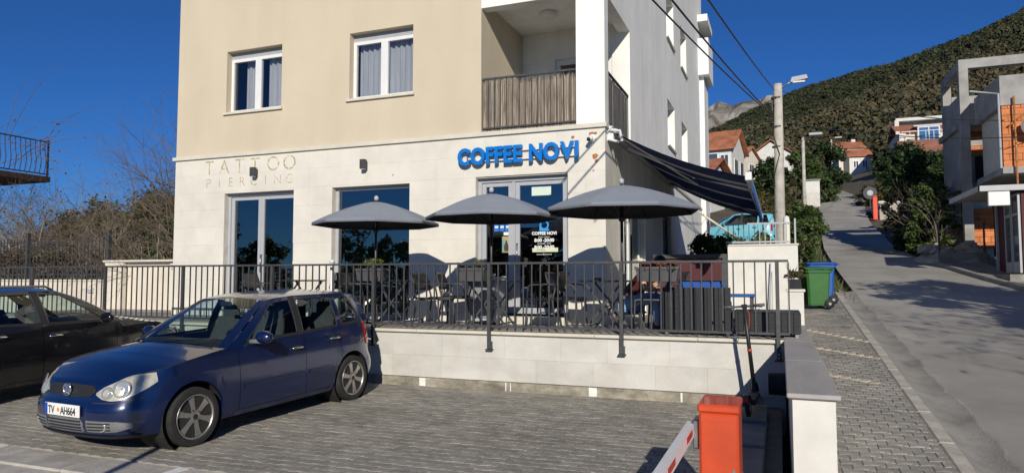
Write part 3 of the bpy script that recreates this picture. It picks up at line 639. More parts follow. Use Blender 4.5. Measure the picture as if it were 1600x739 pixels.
# ---------------------------------------------------------------- umbrellas clipped to the railing posts
def make_umbrella():
    t = thing('umbrella', '', 'umbrella', (0,0,0), 0, 'grey umbrellas along the railing')
    n = 8; k = 6; rad = .965; P = []
    segs = n*6
    for i in range(segs+1):
        a = 2*math.pi*i/segs+R(22.5); f = (i % 6)/6; sag = 4*f*(1-f); row = []
        for j in range(9):
            u = j/8; r = rad*u*(1-.072*sag*u); z = .33*(1-u**1.5)-.028*sag*math.sin(math.pi*u)*u
            row.append((r*math.cos(a), r*math.sin(a), 1.62+z))
        a2 = row[-1]; row.append((a2[0]*1.0, a2[1]*1.0, a2[2]-.045)); P.append(row)
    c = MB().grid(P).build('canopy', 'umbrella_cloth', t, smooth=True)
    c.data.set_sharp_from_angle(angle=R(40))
    c.data.materials.append(mat('umbrella_underside',(.03,.032,.036),.9)); md = c.modifiers.new('thick','SOLIDIFY'); md.thickness = .004; md.offset = -1; md.material_offset = 1  # underside of the canopy gets a much darker colour than the top
    for i in range(n):
        a = 2*math.pi*i/n+R(22.5); q = MB(); q.tube([(rad*u*.99*math.cos(a), rad*u*.99*math.sin(a), 1.605+.33*(1-u**1.5)) for u in (.03,.25,.5,.75,.985)], .006, 5)
        rb_ = q.build('rib', 'pole_dark', t, smooth=True)
        MB().tube([(.03*math.cos(a),.03*math.sin(a),1.50),(.5*rad*math.cos(a),.5*rad*math.sin(a),1.605+.33*(1-.5**1.5))], .005, 5).build('strut', 'pole_dark', rb_, smooth=True)
    MB().tube([(0,0,0),(0,0,1.97)], .019, 12).build('pole', 'pole_dark', t, smooth=True)
    MB().lathe([(.028,1.46),(.04,1.48),(.04,1.53),(.026,1.55)], (0,0,0), 14).build('runner', 'black_plastic', t, smooth=True)
    MB().lathe([(.014,1.965),(.03,1.98),(.036,2.005),(.03,2.03),(.012,2.045)], (0,0,0), 14).build('finial', 'frame_grey', t, smooth=True)
    for z in (.12,.45,.78): MB().box(-.032,.032,-.075,.03,z-.02,z+.02).build('clamp', 'iron', t)
    return t
U = make_umbrella()
put(U, (-5.80,YR+.045,.88), R(8), 'lowest grey umbrella, in front of the wide shop window')
put(copy_tree(U), (-3.87,YR+.045,.92), R(-6), 'middle grey umbrella, in front of the cafe door')
u3 = put(copy_tree(U), (-1.97,YR+.045,.95), R(14), 'grey umbrella at the facade corner beside the awning'); u3.scale = (1.08,1.08,1.0)
# ---------------------------------------------------------------- tables and chairs
def make_table():
    t = thing('folding_table', '', 'table', (0,0,0), 0, 'black folding tables on the terrace')
    MB().cbox(-.35,.35,-.35,.35,.70,.725,.008).build('table_top', 'black_plastic', t)
    for s in (-1,1):
        for d in (-1,1): MB().bar((-.27*d,s*.3+.012*d*s,.01),(.27*d,s*.3+.012*d*s,.70),.028,.018,up=(0,1,0)).build('leg', 'iron', t)
    for s in (-1,1): MB().bar((s*.24,-.3,.08),(s*.24,.3,.08),.02).build('stretcher', 'iron', t)
    MB().tube([(0,-.32,.355),(0,.32,.355)],.008,6).build('pivot_rod', 'iron', t)
    return t
def make_chair(m, arms=True, label=''):
    t = thing('cafe_chair', label, 'chair', (0,0,0), 0, 'chairs on the cafe terrace')
    # local +x is the way the sitter faces
    sx = [-.22,-.1,.05,.17,.215,.225]; P = [[(x, y, .45+.012*abs(y)/.2-.010*math.cos(min(1,abs(y)/.22)*math.pi/2)-(.02 if x > .21 else 0)) for y in (-.22,-.15,-.05,.05,.15,.22)] for x in sx]
    o = MB().grid(P).build('seat', m, t, smooth=True); md = o.modifiers.new('t','SOLIDIFY'); md.thickness = .022; md.offset = -1
    P = [[(-.205-.10*u-.03*(1-(y/.22)**2)*math.sin(math.pi*u), y*(1-.06*u), .58+.27*u) for y in (-.22,-.17,-.1,0,.1,.17,.22)] for u in (0,.15,.5,.85,1)]
    o = MB().grid(P).build('backrest', m, t, smooth=True); md = o.modifiers.new('t','SOLIDIFY'); md.thickness = .018
    for s in (-1,1):
        MB().tube([(.20,s*.205,.44),(.225,s*.225,0)], [.016,.013], 8).build('leg', 'iron', t, smooth=True)
        MB().tube([(-.30,s*.195,.80),(-.215,s*.205,.50),(-.20,s*.205,.42),(-.26,s*.225,0)], [.013,.015,.016,.012], 8).build('leg', 'iron', t, smooth=True)
        if arms: MB().tube([(-.245,s*.215,.66),(-.1,s*.25,.665),(.13,s*.25,.655),(.17,s*.24,.63),(.195,s*.22,.44)], .012, 8).build('armrest', 'iron', t, smooth=True)
    MB().tube([(-.19,-.2,.42),(-.19,.2,.42)], .01, 6).build('crossbar', 'iron', t); return t
tb = make_table()
tabs = [((-4.12,9.78,TZ),0,'black folding table between the yellow planter and the cafe door'),((-2.32,9.80,TZ),0,'black folding table left of the orange flower planter'),((-5.75,9.85,TZ),0,'black folding table under the lowest umbrella'),((-8.0,10.1,TZ),0,'black folding table behind the car roof, far left on the terrace')]
for i, (l, a, lb0) in enumerate(tabs): put(tb if i == 0 else copy_tree(tb), l, a, lb0)
ch = make_chair('black_plastic'); chg = make_chair(mat('chair_grey',(.10,.10,.105),.6,var=.1), False)
spots = [(0,(-5.02,9.62,TZ),R(-6),'black chair facing the table with the yellow planter, nearer the railing'),
         (0,(-4.93,10.25,TZ),R(8),'black chair facing the table with the yellow planter, nearer the wall'),
         (0,(-3.28,9.82,TZ),R(176),'black chair just right of the middle umbrella pole'),
         (0,(-3.06,10.3,TZ),R(-4),'black chair standing before the cafe door, its back to the door handle'),
         (1,(-1.72,9.95,TZ),R(180),'grey chair under the orange flower planter'),
         (0,(-1.62,10.55,TZ),R(200),'black chair near the facade corner, behind the orange planter'),
         (0,(-6.55,9.85,TZ),R(5),'black chair left of the table under the lowest umbrella'),
         (1,(-7.22,9.9,TZ),R(-175),'grey chair beside the slim white post'),
         (1,(-7.45,10.45,TZ),R(150),'grey chair close to the wall left of the wide shop window'),
         (0,(-5.05,10.5,TZ),R(-165),'black chair at the wall between shop window and cafe door'),
         (0,(-8.85,10.2,TZ),R(3),'black chair in front of the left glass door')]
used = [False, False]
for k, l, a, lb0 in spots:
    src = (ch, chg)[k]; o = src if not used[k] else copy_tree(src); used[k] = True; put(o, l, a, lb0)
# a black and silver bag of gear on the chair, an ashtray and a menu block
t = thing('espresso_cup', 'small white cup on the table before the cafe door', 'cup', (-3.86,9.62,TZ+.726))
MB().lathe([(.018,.0),(.03,.03),(.033,.055),(.029,.055),(.02,.012)], (0,0,0), 16).build('cup','frame_white',t,smooth=True); MB().lathe([(.02,-.0),(.055,.008),(.05,.01),(.01,.003)], (0,0,0), 16).build('saucer','frame_white',t,smooth=True)
for c in t.children: c.data.transform(Matrix.Translation(wl(t)))
t = thing('ashtray', 'black ashtray on the table left of the orange flowers', 'ashtray', (-2.42,9.6,TZ+.726)); MB().lathe([(.05,0),(.055,.035),(.045,.035),(.04,.01),(.005,.008)], wl(t), 16).build('bowl','black_plastic',t,smooth=True)
# grey service cabinet beside the door and green pot
t = thing('service_cabinet', 'grey metal cabinet against the wall left of the cafe door', 'cabinet', (-4.6,10.7,TZ))
MB().cbox(-4.86,-4.36,10.5,10.93,TZ+.04,1.68,.01).build('cabinet_body', 'frame_grey', t); MB().cbox(-4.83,-4.39,10.485,10.4995,TZ+.1,1.6,.004).build('cabinet_door', mat('cabinet_grey',(.22,.23,.24),.5), t); MB().box(-4.86,-4.36,10.5,10.93,TZ,TZ+.04).build('plinth','black_plastic',t)
# ---------------------------------------------------------------- planters hung on the rail
def planter(x, label, kind, w=.46):
    t = thing('rail_planter', label, 'planter', (x,YR+.16,1.60), 0, 'flower boxes hung inside the railing')
    m = MB(); z0 = 1.61; z1 = 1.80; y = YR+.16
    for (za, ya, xa), (zb, yb, xb) in (((z0,.075,w/2-.03),(z1,.10,w/2)),):
        V = [(x-xa,y-ya,za),(x+xa,y-ya,za),(x+xa,y+ya,za),(x-xa,y+ya,za),(x-xb,y-yb,zb),(x+xb,y-yb,zb),(x+xb,y+yb,zb),(x-xb,y+yb,zb)]
        m.add(V, [(0,3,2,1),(0,1,5,4),(1,2,6,5),(2,3,7,6),(3,0,4,7)])
    m.box(x-w/2-.01,x+w/2+.01,y-.112,y-.10,z1-.03,z1+.005); m.box(x-w/2-.01,x+w/2+.01,y+.10,y+.112,z1-.03,z1+.005)
    m.build('box', mat('planter_grey',(.075,.075,.08),.6,var=.12), t); MB().box(x-w/2+.005,x+w/2-.005,y-.095,y+.095,z1-.03,z1-.015).build('soil', 'soil', t)
    for s in (-1,1): MB().tube([(x+s*.15,y-.1,z1-.06),(x+s*.15,YR+.02,z1+.06),(x+s*.15,YR-.02,1.885)],.006,6).build('hook','iron',t)
    g = np.random.default_rng(int(abs(x)*100)); C = []; Rr = []
    if kind == 'grass':
        q = MB(); px = x+w*.24
        for i in range(130):
            a = g.uniform(0,6.28); r = g.uniform(0,.05); l = g.uniform(.09,.17); tl = g.uniform(.02,.10)
            p0 = Vector((px+r*math.cos(a),y+r*math.sin(a),z1-.02)); p1 = p0+Vector((tl*math.cos(a)*.5,tl*math.sin(a)*.5,l*.7)); p2 = p0+Vector((tl*1.2*math.cos(a),tl*1.2*math.sin(a),l))
            sd = Vector((-math.sin(a),math.cos(a),0))*.0035; q.add([p0-sd,p0+sd,p1+sd,p1-sd,p2],[(0,1,2,3),(3,2,4)])
        q.build('grass_tuft', 'leaf_yellow', t, fix=False)
        C = [(x+g.uniform(-.2,.05),y+g.uniform(-.06,.06),z1+.01) for _ in range(7)]; V, Fq = leaf_arrays(C, [.045]*7, 26, .018, seed=3); o = np_mesh('foliage', V-np.array(wl(t)), Fq, 'leaf_olive', t)
    elif kind == 'flower':
        C = [(x+g.uniform(-.24,.24),y+g.uniform(-.09,.09),z1+g.uniform(.0,.06)) for _ in range(34)]; V, Fq = leaf_arrays(C, [.035]*34, 22, .020, aspect=.9, seed=4); np_mesh('blossoms', V-np.array(wl(t)), Fq, leafmat('petal',[(.30,.03,.012),(.42,.07,.02),(.50,.13,.04),(.2,.02,.01)]).name, t)
        C = [(x+g.uniform(-.24,.24),y+g.uniform(-.09,.09),z1+g.uniform(-.03,.02)) for _ in range(16)]; V, Fq = leaf_arrays(C, [.05]*16, 14, .022, seed=5); np_mesh('foliage', V-np.array(wl(t)), Fq, 'leaf_dark', t)
    else:
        C = [(x+g.uniform(-.12,.12),y+g.uniform(-.06,.06),z1+g.uniform(.03,.13)) for _ in range(14)]; V, Fq = leaf_arrays(C, [.05]*14, 24, .024, seed=6); np_mesh('foliage', V-np.array(wl(t)), Fq, 'leaf_yellow', t)
planter(-4.22, 'grey flower box with a yellow-green grass tuft on the railing', 'grass')
planter(-1.52, 'grey flower box full of orange-red blooms on the railing', 'flower', .56)
planter(-5.95, 'grey flower box with yellow leafy plant behind the lowest umbrella pole', 'leafy')
# ---------------------------------------------------------------- woven lounge furniture seen from behind
def weave(m, x0, x1, y, z0, z1, w=.075):
    """upright woven ribs with dark gaps, each wound with strands"""
    n = round((x1-x0)/w)
    for i in range(n):
        a = x0+(x1-x0)*i/n; b = a+(x1-x0)/n*.86; k = int((z1-z0)/.016)
        for j in range(k):
            z = z0+(z1-z0)*j/k; dd = .006*((j+i) % 2)
            m.box(a+dd*.4,b-dd*.4,y-.012-dd,y+.01,z+.001,z+.0145)
SO = thing('rattan_sofa', 'black woven sofa with tall ribbed back behind the railing corner', 'sofa', (-1.06,9.75,TZ))
MB().box(-1.5,-.62,9.53,9.60,TZ+.05,1.53).build('frame', 'black_plastic', SO); q = MB(); weave(q,-1.5,-.62,9.525,TZ+.06,1.53); q.build('back_weave', 'rattan', SO)
MB().cbox(-1.5,-.62,9.62,10.3,TZ+.06,1.22,.02).build('seat_base', 'rattan', SO); MB().cbox(-1.47,-.65,9.63,10.28,1.222,1.36,.04).build('seat_cushion', mat('cushion_blue',(.02,.09,.33),.9), SO)
MB().cbox(-1.3,-.68,9.60,9.72,1.365,1.62,.05).build('back_cushion', 'cushion_blue', SO)
for x in (-1.46,-.66):
    for y in (9.6,10.26): MB().box(x-.02,x+.02,y-.02,y+.02,TZ,TZ+.06).build('foot','steel',SO)
SB = thing('rattan_bench', 'low black woven bench end sticking out past the last railing post', 'bench', (-.2,9.75,TZ))
MB().box(-.6,.215,9.53,10.25,TZ+.04,1.2).build('frame','black_plastic',SB); q = MB(); weave(q,-.6,.22,9.525,TZ+.05,1.205); q.build('weave','rattan',SB); MB().cbox(-.6,.225,9.515,10.26,1.203,1.222,.006).build('top_edge','rattan',SB)
q = MB()
for k_ in range(8): q.box(.216,.232,9.54+k_*.088,9.615+k_*.088,TZ+.05,1.2)
q.build('side_weave','rattan',SB)
for x in (-.57,.18): MB().box(x-.02,x+.02,9.54,9.60,TZ,TZ+.04).build('foot','steel',SB)
# low table with blue trays inside the lounge corner
t = thing('lounge_table', 'dark low table with blue top behind the woven sofa', 'table', (-.9,10.75,TZ)); MB().cbox(-1.3,-.35,10.5,11.0,1.38,1.42,.01).build('table_top','cushion_blue',t)
for x in (-1.25,-.4):
    for y in (10.55,10.95): MB().box(x-.02,x+.02,y-.02,y+.02,TZ,1.379).build('leg','iron',t)
# ---------------------------------------------------------------- seated person behind the planter
def person():
    t = thing('person', 'person in maroon top and light blue jeans sitting forward on the terrace sofa', 'person', (-1.75,10.2,TZ))
    def skin(name, V, E, rad, m, root=0, sub=2):
        me = bpy.data.meshes.new(name); me.from_pydata(V, E, []); o = bpy.data.objects.new(name, me); col.objects.link(o); o.parent = t
        md = o.modifiers.new('skin','SKIN'); md.use_smooth_shade = True
        for i, v in enumerate(me.skin_vertices[0].data): v.radius = (rad[i], rad[i]) if not isinstance(rad[i], tuple) else rad[i]; v.use_root = (i == root)
        sb = o.modifiers.new('sub','SUBSURF'); sb.levels = sub; sb.render_levels = sub; me.materials.append(MATS[m]); return o
    # faces +x, hips on the seat at .45, leaning forward with forearms on the knees
    body_v = [(-.02,0,.40),(.04,0,.54),(.15,0,.68),(.28,0,.80),(.345,0,.84),(.40,0,.885),(.455,0,.925),(.485,0,1.0)]
    E_ = [(i,i+1) for i in range(7)]; rad = [(.15,.13),(.15,.12),(.155,.12),(.13,.10),.055,.05,.085,.075]
    n = len(body_v)
    for s in (-1,1):
        k = len(body_v); body_v += [(.02,s*.10,.39),(.26,s*.12,.46),(.45,s*.13,.48),(.47,s*.13,.28),(.46,s*.13,.08),(.56,s*.14,.05)]; rad += [.09,.08,.062,.055,.042,.038]; E_ += [(0,k),(k,k+1),(k+1,k+2),(k+2,k+3),(k+3,k+4),(k+4,k+5)]
        k = len(body_v); body_v += [(.27,s*.17,.79),(.29,s*.22,.68),(.32,s*.235,.59),(.42,s*.17,.60),(.49,s*.12,.60)]; rad += [.058,.046,.042,.036,.028]; E_ += [(3,k),(k,k+1),(k+1,k+2),(k+2,k+3),(k+3,k+4)]
    skin('body', body_v, E_, rad, 'skin')
    c = [(p[0],p[1],p[2]) for p in body_v]
    V = [c[0],c[1],c[2],c[3]]; Ee = [(0,1),(1,2),(2,3)]; rr = [(.17,.145),(.168,.135),(.172,.135),(.142,.112)]
    for s in (0,1):
        b = n+s*11+6; k = len(V); V += [c[b],c[b+1]]; rr += [.072,.062]; Ee += [(3,k),(k,k+1)]
    skin('maroon_top', V, Ee, rr, 'maroon')
    V = [c[0]]; Ee = []; rr = [(.168,.15)]
    for s in (0,1):
        b = n+s*11; k = len(V); V += [c[b],c[b+1],c[b+2],c[b+3],c[b+4]]; rr += [.105,.094,.078,.068,.058]; Ee += [(0,k),(k,k+1),(k+1,k+2),(k+2,k+3),(k+3,k+4)]
    skin('jeans', V, Ee, rr, 'jeans')
    hm = MB(); hm.blob((.455,0,.995),(.10,.092,.105),3,.02); hm.blob((.405,0,.94),(.075,.088,.09),2,.03); hm.build('hair','hair',None,smooth=True).parent = t
    fm = MB(); fm.tube([(.535,0,.965),(.555,0,.935),(.54,0,.925)],[.008,.014,.010],8); 
    for s in (-1,1): fm.blob((.455,s*.088,.935),(.022,.012,.03),1,.02)
    fm.build('nose_and_ears','skin',None,smooth=True).parent = t
    em = MB()
    for s in (-1,1): em.blob((.535,s*.033,.968),(.009,.013,.008),1,0)
    em.build('eyes','hair',None,smooth=True).parent = t
    mm = MB(); mm.blob((.53,0,.892),(.008,.024,.006),1,0); mm.build('mouth','maroon',None,smooth=True).parent = t
    for s in (-1,1):                                              # hands with five fingers
        V = [(.49,s*.12,.60),(.52,s*.10,.59),(.56,s*.085,.575)]; Ee = [(0,1),(1,2)]; rr = [.026,(.036,.02),(.038,.017)]
        for f, ln in enumerate((.07,.08,.075,.06)):
            o_ = (f-1.5)*.019; k = len(V); V += [(.575,s*(.08+o_),.575),(.575+ln*.5,s*(.076+o_),.565),(.575+ln*.75,s*(.074+o_),.54)]; rr += [.010,.009,.008]; Ee += [(2,k),(k,k+1),(k+1,k+2)]
        k = len(V); V += [(.53,s*.06,.585),(.56,s*.042,.572),(.58,s*.04,.555)]; rr += [.012,.010,.009]; Ee += [(1,k),(k,k+1),(k+1,k+2)]
        skin('hand', V, Ee, rr, 'skin')
        sh = MB(); sh.blob((.53,s*.137,.045),(.13,.05,.05),2,.02); sh.build('shoe','black_rubber',None,smooth=True).parent = t
    return t
pr = person(); pr.rotation_euler.z = R(-12); pr.location = (-2.10,10.35,TZ+.0)
st = thing('stool', 'low dark stool the seated person sits on', 'stool', (-2.1,10.35,TZ)); MB().cbox(-2.33,-1.90,10.15,10.55,TZ+.22,TZ+.26,.02).build('seat','black_plastic',st)
for x in (-2.29,-1.94):
    for y in (10.19,10.51): MB().box(x-.015,x+.015,y-.015,y+.015,TZ,TZ+.22).build('leg','iron',st)
# ---------------------------------------------------------------- awning over the side terrace
A = thing('awning', 'navy striped folding awning with blue valance on the side wall', 'awning', (XS,15,4.1))
ya, yb, zw, xf, zf = 11.22, 18.6, 4.05, -.43, 3.22
MB().box(XS+.02,XS+.14,ya,yb,zw-.02,zw+.09).build('cassette', 'frame_grey', A)
nst = 37; runs = []
for i in range(nst):
    st_ = (i % 12) in (5,6)
    if runs and runs[-1][2] == st_: runs[-1][1] = i+1
    else: runs.append([i,i+1,st_])
for i0, i1, st_ in runs:
    k = 8; P = [[(XS+.1+(xf-XS-.1)*u, ya+(yb-ya)*i/nst, zw+.03+(zf-zw-.03)*u-.10*math.sin(math.pi*u)) for u in [j/k for j in range(k+1)]] for i in range(i0,i1+1)]
    o = MB().grid(P).build('canvas_stripe' if st_ else 'canvas', 'awning_grey' if st_ else 'awning_navy', A, smooth=True, fix=False); md = o.modifiers.new('t','SOLIDIFY'); md.thickness = .003
MB().box(xf-.04,xf+.04,ya-.01,yb+.01,zf-.05,zf+.05).build('front_bar', 'frame_grey', A)
for y in (ya-.035,yb+.012): MB().cbox(xf-.05,xf+.05,y,y+.024,zf-.06,zf+.07,.008).build('end_cap','frame_white',A)
P = []
for i in range(61):
    y = ya+(yb-ya)*i/60; P.append([(xf+.045,y,zf-.03),(xf+.05+.006*math.sin(i*1.1),y,zf-.13),(xf+.052+.012*math.sin(i*1.1),y,zf-.24-.02*abs(math.sin(i*.75))-(.12 if i > 52 else 0))])
o = MB().grid(P).build('valance','valance_blue',A,smooth=True,fix=False); md = o.modifiers.new('t','SOLIDIFY'); md.thickness = .003
for y, s in ((12.3,1),(17.4,-1)):                                # folding arms, elbow bent inwards
    q = MB(); e = (XS+1.15,y+s*1.05,zw-.48); q.tube([(XS+.1,y,zw-.05),e],.028,8); q.tube([e,(xf-.02,y+s*.15,zf-.06)],.024,8); q.blob(e,.045,1,0); q.build('folding_arm','frame_white' if s>0 else 'steel',A,smooth=True)
q = MB(); q.box(XS,XS+.10,ya-.06,ya+.05,zw-.12,zw+.12); q.tube([(XS+.06,ya-.1,zw+.05),(XS+.22,ya-.1,zw+.02),(XS+.24,ya-.05,zw-.14)],.025,8); q.tube([(XS+.02,ya-.08,zw-.1),(XS+.2,ya-.08,zw-.16)],.02,8); q.build('wall_bracket','frame_white',A)
MB().tube([(XS+.18,ya+.02,zw-.04),(XS+1.1,ya+3.2,zw-.5)],.02,8).build('tie_tube','frame_white',A)
t = thing('crank_pole','long pale pole leaning at the far side wall below the awning','pole',(-2.3,24.6,.9)); MB().tube([(XS+.05,22.5,3.9),(-1.2,23.2,2.9)],.035,8).build('tube','stone_trim',t,smooth=True)
# ---------------------------------------------------------------- low boundary wall beside the pavement
LW = thing('boundary_wall', 'white low wall with a grey stone coping between parking lot and pavement', 'wall', (.17,7,0))
MB().box(.055,.315,4.97,12.2,-.35,.866).build('wall_body', 'white_wall', LW)
y = 4.93
for ln in (2.0,2.1,1.6,1.55): MB().cbox(.02,.345,y+.0015,y+ln-.0015,.868,.90,.006).build('coping_slab','coping_grey',LW); y += ln
P_ = thing('wall_pillar', 'short white pillar carrying the potted plant at the terrace end', 'pillar', (.23,12.35,.8)); MB().box(.10,.345,12.21,12.5,.3,1.43).build('shaft','white_wall',P_); MB().cbox(.075,.37,12.19,12.52,1.431,1.475,.008).build('cap','stone_trim',P_)
PT = thing('potted_plant', 'square dark pot of yellow-green succulents on the short white pillar', 'plant', (.21,12.34,1.476))
q = MB(); q.add([(.12,12.25,1.477),(.30,12.25,1.477),(.30,12.43,1.477),(.12,12.43,1.477),(.105,12.235,1.64),(.315,12.235,1.64),(.315,12.445,1.64),(.105,12.445,1.64)],[(0,3,2,1),(4,5,6,7),(0,1,5,4),(1,2,6,5),(2,3,7,6),(3,0,4,7)]); q.build('pot','black_plastic',PT)
g = np.random.default_rng(5); C = [(.21+g.uniform(-.13,.15),12.34+g.uniform(-.12,.12),1.70+g.uniform(-.03,.07)) for _ in range(22)]; V, Fq = leaf_arrays(C,[.045]*22,26,.022,seed=9); np_mesh('foliage', V-np.array(wl(PT)), Fq, 'leaf_olive', PT)
q = MB()
for i in range(16):
    a = g.uniform(0,6.28); q.tube([(.17,12.34,1.64),(.17+.05*math.cos(a),12.34+.05*math.sin(a),1.76),(.17+.10*math.cos(a),12.34+.10*math.sin(a),1.80+g.uniform(0,.12))],[.004,.003,.001],4)
q.build('blades','leaf_grass',PT)
# kerb blocks and black pipe at the foot of the low wall
KB = thing('concrete_blocks', 'dark concrete kerb blocks along the foot of the low white wall', 'kerb', (-.25,7,0))
y = 4.85
while y < 8.7: MB().cbox(-.45,-.17,y+.004,y+.99,-.2,pz(y)+.10,.012).build('block','concrete',KB); y += 1.0
t = MB(); t.lathe([(.11,0),(.13,0),(.13,.3),(.11,.3)],(.0,0,0),20,'x',False); o = t.build('drain_pipe','black_rubber',smooth=True); o.location = (-.16,8.75,.42); tag(o,'black drain pipe mouth in the shadow beside the low white wall','pipe')
# ---------------------------------------------------------------- end wall of the terrace with railing on top
G = thing('garden_wall', 'white end wall of the terrace in front of the hedge', 'wall', (-.2,14.2,.8))
MB().box(-.95,.315,14.1,14.35,.3,2.28).build('wall_body','white_wall',G); MB().box(-.97,.335,14.08,14.37,2.281,2.31).build('coping','stone_trim',G)
t = MB(); t.box(.315,.34,12.52,14.1,.3,1.0); t.build('wall_return','white_wall',G)
t = thing('mop', 'thin grey pole standing against the white end wall', 'pole', (-.18,14.0,TZ)); q = MB(); q.tube([(-.20,13.95,TZ),(-.17,14.05,1.95)],.012,6); q.tube([(-.16,13.93,TZ),(-.15,14.05,1.78)],.010,6); q.build('sticks','frame_grey',t)
t = thing('maroon_screen', 'dark maroon screen behind the lounge under the awning', 'screen', (-1.5,14.2,TZ))
MB().box(-2.4,-.97,14.15,14.22,TZ,2.05).build('cloth','maroon',t); MB().box(-2.4,-.97,14.10,14.145,2.05,2.13).build('top_bar','iron',t); MB().box(-1.05,-.955,14.08,14.148,TZ,2.05).build('frame_post','iron',t)
gf = thing('garden_fence', 'pale grey metal fence with white end post on the terrace end wall', 'fence', (-.2,14.9,2.3))
q = MB()
for z in (2.36,2.72): q.bar((-1.0,14.3,z),(.18,14.3,z),.02,.03)
q.build('rail','frame_grey',gf)
for i in range(12): MB().bar((-.95+i*.098,14.3,2.31),(-.95+i*.098,14.3,2.74),.014).build('bar','frame_grey' if i > 5 else 'iron',gf)
MB().lathe([(.06,2.31),(.062,2.75),(.05,2.83),(.02,2.86)],(.13,14.36,0),10).build('end_post','white_wall',gf); MB().bar((.28,14.3,2.31),(.28,14.3,2.8),.03).build('post','frame_grey',gf)
# ---------------------------------------------------------------- wheelie bins
def bin_(x, y, rot, body, label, s=1.):
    z = rz(y)+.01; t = thing('wheelie_bin', label, 'bin', (0,0,0), 0, 'wheelie bins on the pavement')
    q = MB(); a0,b0,a1,b1 = .2*s,.22*s,.245*s,.275*s
    prof = [(a0,b0,.06),(a0+.005,b0+.005,.10),(a1-.01,b1-.012,.80*s),(a1+.015,b1+.015,.81*s),(a1+.018,b1+.018,.86*s),(a1-.005,b1-.005,.87*s)]
    def ring(a,b,h): c = .04; return [(-a+c,-b,h),(a-c,-b,h),(a,-b+c,h),(a,b-c,h),(a-c,b,h),(-a+c,b,h),(-a,b-c,h),(-a,-b+c,h)]
    rings = [ring(*p) for p in prof]; V = [p for r in rings for p in r]; Fs = [(i*8+j,i*8+(j+1)%8,(i+1)*8+(j+1)%8,(i+1)*8+j) for i in range(len(prof)-1) for j in range(8)]+[tuple(range(7,-1,-1)),tuple(range(len(prof)*8-8,len(prof)*8))]
    q.add(V,Fs); q.build('body',body,t)
    l = MB(); P = [[(-a1-.025+(2*a1+.05)*i/6, -b1-.03+(2*b1+.06)*j/6, .875*s+.045*math.sin(math.pi*i/6)*.8+.012*math.sin(math.pi*j/6)) for j in range(7)] for i in range(7)]; l.grid(P); o = l.build('lid',body,t,smooth=True); md = o.modifiers.new('t','SOLIDIFY'); md.thickness = .02; md.offset = 1
    MB().tube([(-.18*s,b1+.03,.86*s),(-.18*s,b1+.075,.885*s),(.18*s,b1+.075,.885*s),(.18*s,b1+.03,.86*s)],.014,8).build('handle',body,t,smooth=True)
    for k in (-1,1): wo = MB().lathe([(.03,-.022),(.085,-.022),(.098,-.01),(.098,.01),(.085,.022),(.03,.022)],(k*(a0+.03),b0-.0,.098),18,'x').build('wheel','black_rubber',t,smooth=True); MB().lathe([(.028,-.028),(.028,.028)],(k*(a0+.03),b0,.098),12,'x').build('hub','frame_grey',wo)
    t.location = (x,y,z); t.rotation_euler.z = rot; return t
bin_(.68,15.95,R(-72),'bin_green','green wheelie bin standing in front of the blue one',.92); bin_(.82,16.7,R(-84),'bin_blue','blue wheelie bin behind the green one',.98)
# ---------------------------------------------------------------- parking barrier
BA = thing('parking_barrier', 'orange parking barrier cabinet with white and red boom arm', 'barrier', (-.39,4.75,-.03))
MB().cbox(-.508,-.265,4.60,4.99,-.05,.80,.014).build('cabinet','barrier_orange',BA); MB().cbox(-.516,-.258,4.592,4.998,.80,.852,.012).build('lid','barrier_orange',BA)
MB().cbox(-.49,-.283,4.5965,4.5995,.12,.745,.002).build('service_door','barrier_orange',BA); MB().lathe([(.011,-.006),(.011,.0)],(-.30,4.5965,.45),14,'y').build('lock','steel',BA)
MB().cbox(-.555,-.51,4.66,4.82,.55,.74,.01).build('drive_plate','steel',BA)
arm = MB(); a = Vector((-.575,4.74,.65)); d = Vector((-.80,.10,-.0)).normalized()
a0 = Vector((-.57,4.74,.67)); a1 = Vector((-.60,3.7,.63))
ab = MB().bar(a0, a1+(a1-a0)*1.2, .05, .085).build('boom', 'frame_white', BA)
for i in range(3):
    p = a0+(a1-a0)*(.12+.62*i); q = a0+(a1-a0)*(.34+.62*i); MB().bar(p,q,.0535,.04).build('red_band','barrier_red',ab)
# ---------------------------------------------------------------- electric scooter leaning at the terrace wall
mat('trim_dark',(.09,.09,.092),.6)
SC = thing('electric_scooter', 'black electric scooter parked nose to the terrace wall', 'scooter', (0,0,0))
def wheel_small(x,y,z):
    o = MB().lathe([(.05,-.02),(.085,-.026),(.105,-.016),(.108,0),(.105,.016),(.085,.026),(.05,.02)],(x,y,z),22,'x').build('wheel','black_rubber',SC,smooth=True)
    MB().lathe([(.052,-.018),(.045,-.024),(.012,-.028),(.012,.028),(.045,.024),(.052,.018)],(x,y,z),16,'x').build('hub','frame_grey',o,smooth=True)
wheel_small(0,.43,.108); wheel_small(0,-.43,.108)
MB().cbox(-.075,.075,-.30,.27,.10,.155,.015).build('deck','black_plastic',SC); MB().box(-.065,.065,-.28,.24,.1555,.158).build('grip_mat','black_rubber',SC)
q = MB(); q.tube([(0,.26,.13),(0,.36,.20),(0,.40,.30)],[.03,.03,.026],10); q.tube([(0,.43,.108),(.04,.43,.16),(.03,.41,.24),(0,.40,.28)],.014,8); q.tube([(0,.43,.108),(-.04,.43,.16),(-.03,.41,.24),(0,.40,.28)],.014,8); q.build('fork','black_plastic',SC,smooth=True)
MB().tube([(0,.40,.28),(0,.31,1.14)],[.025,.021],12).build('stem','black_plastic',SC,smooth=True); MB().tube([(0,.365,.62),(0,.362,.65)],.0262,12).build('stem_band','barrier_orange',SC,smooth=True)
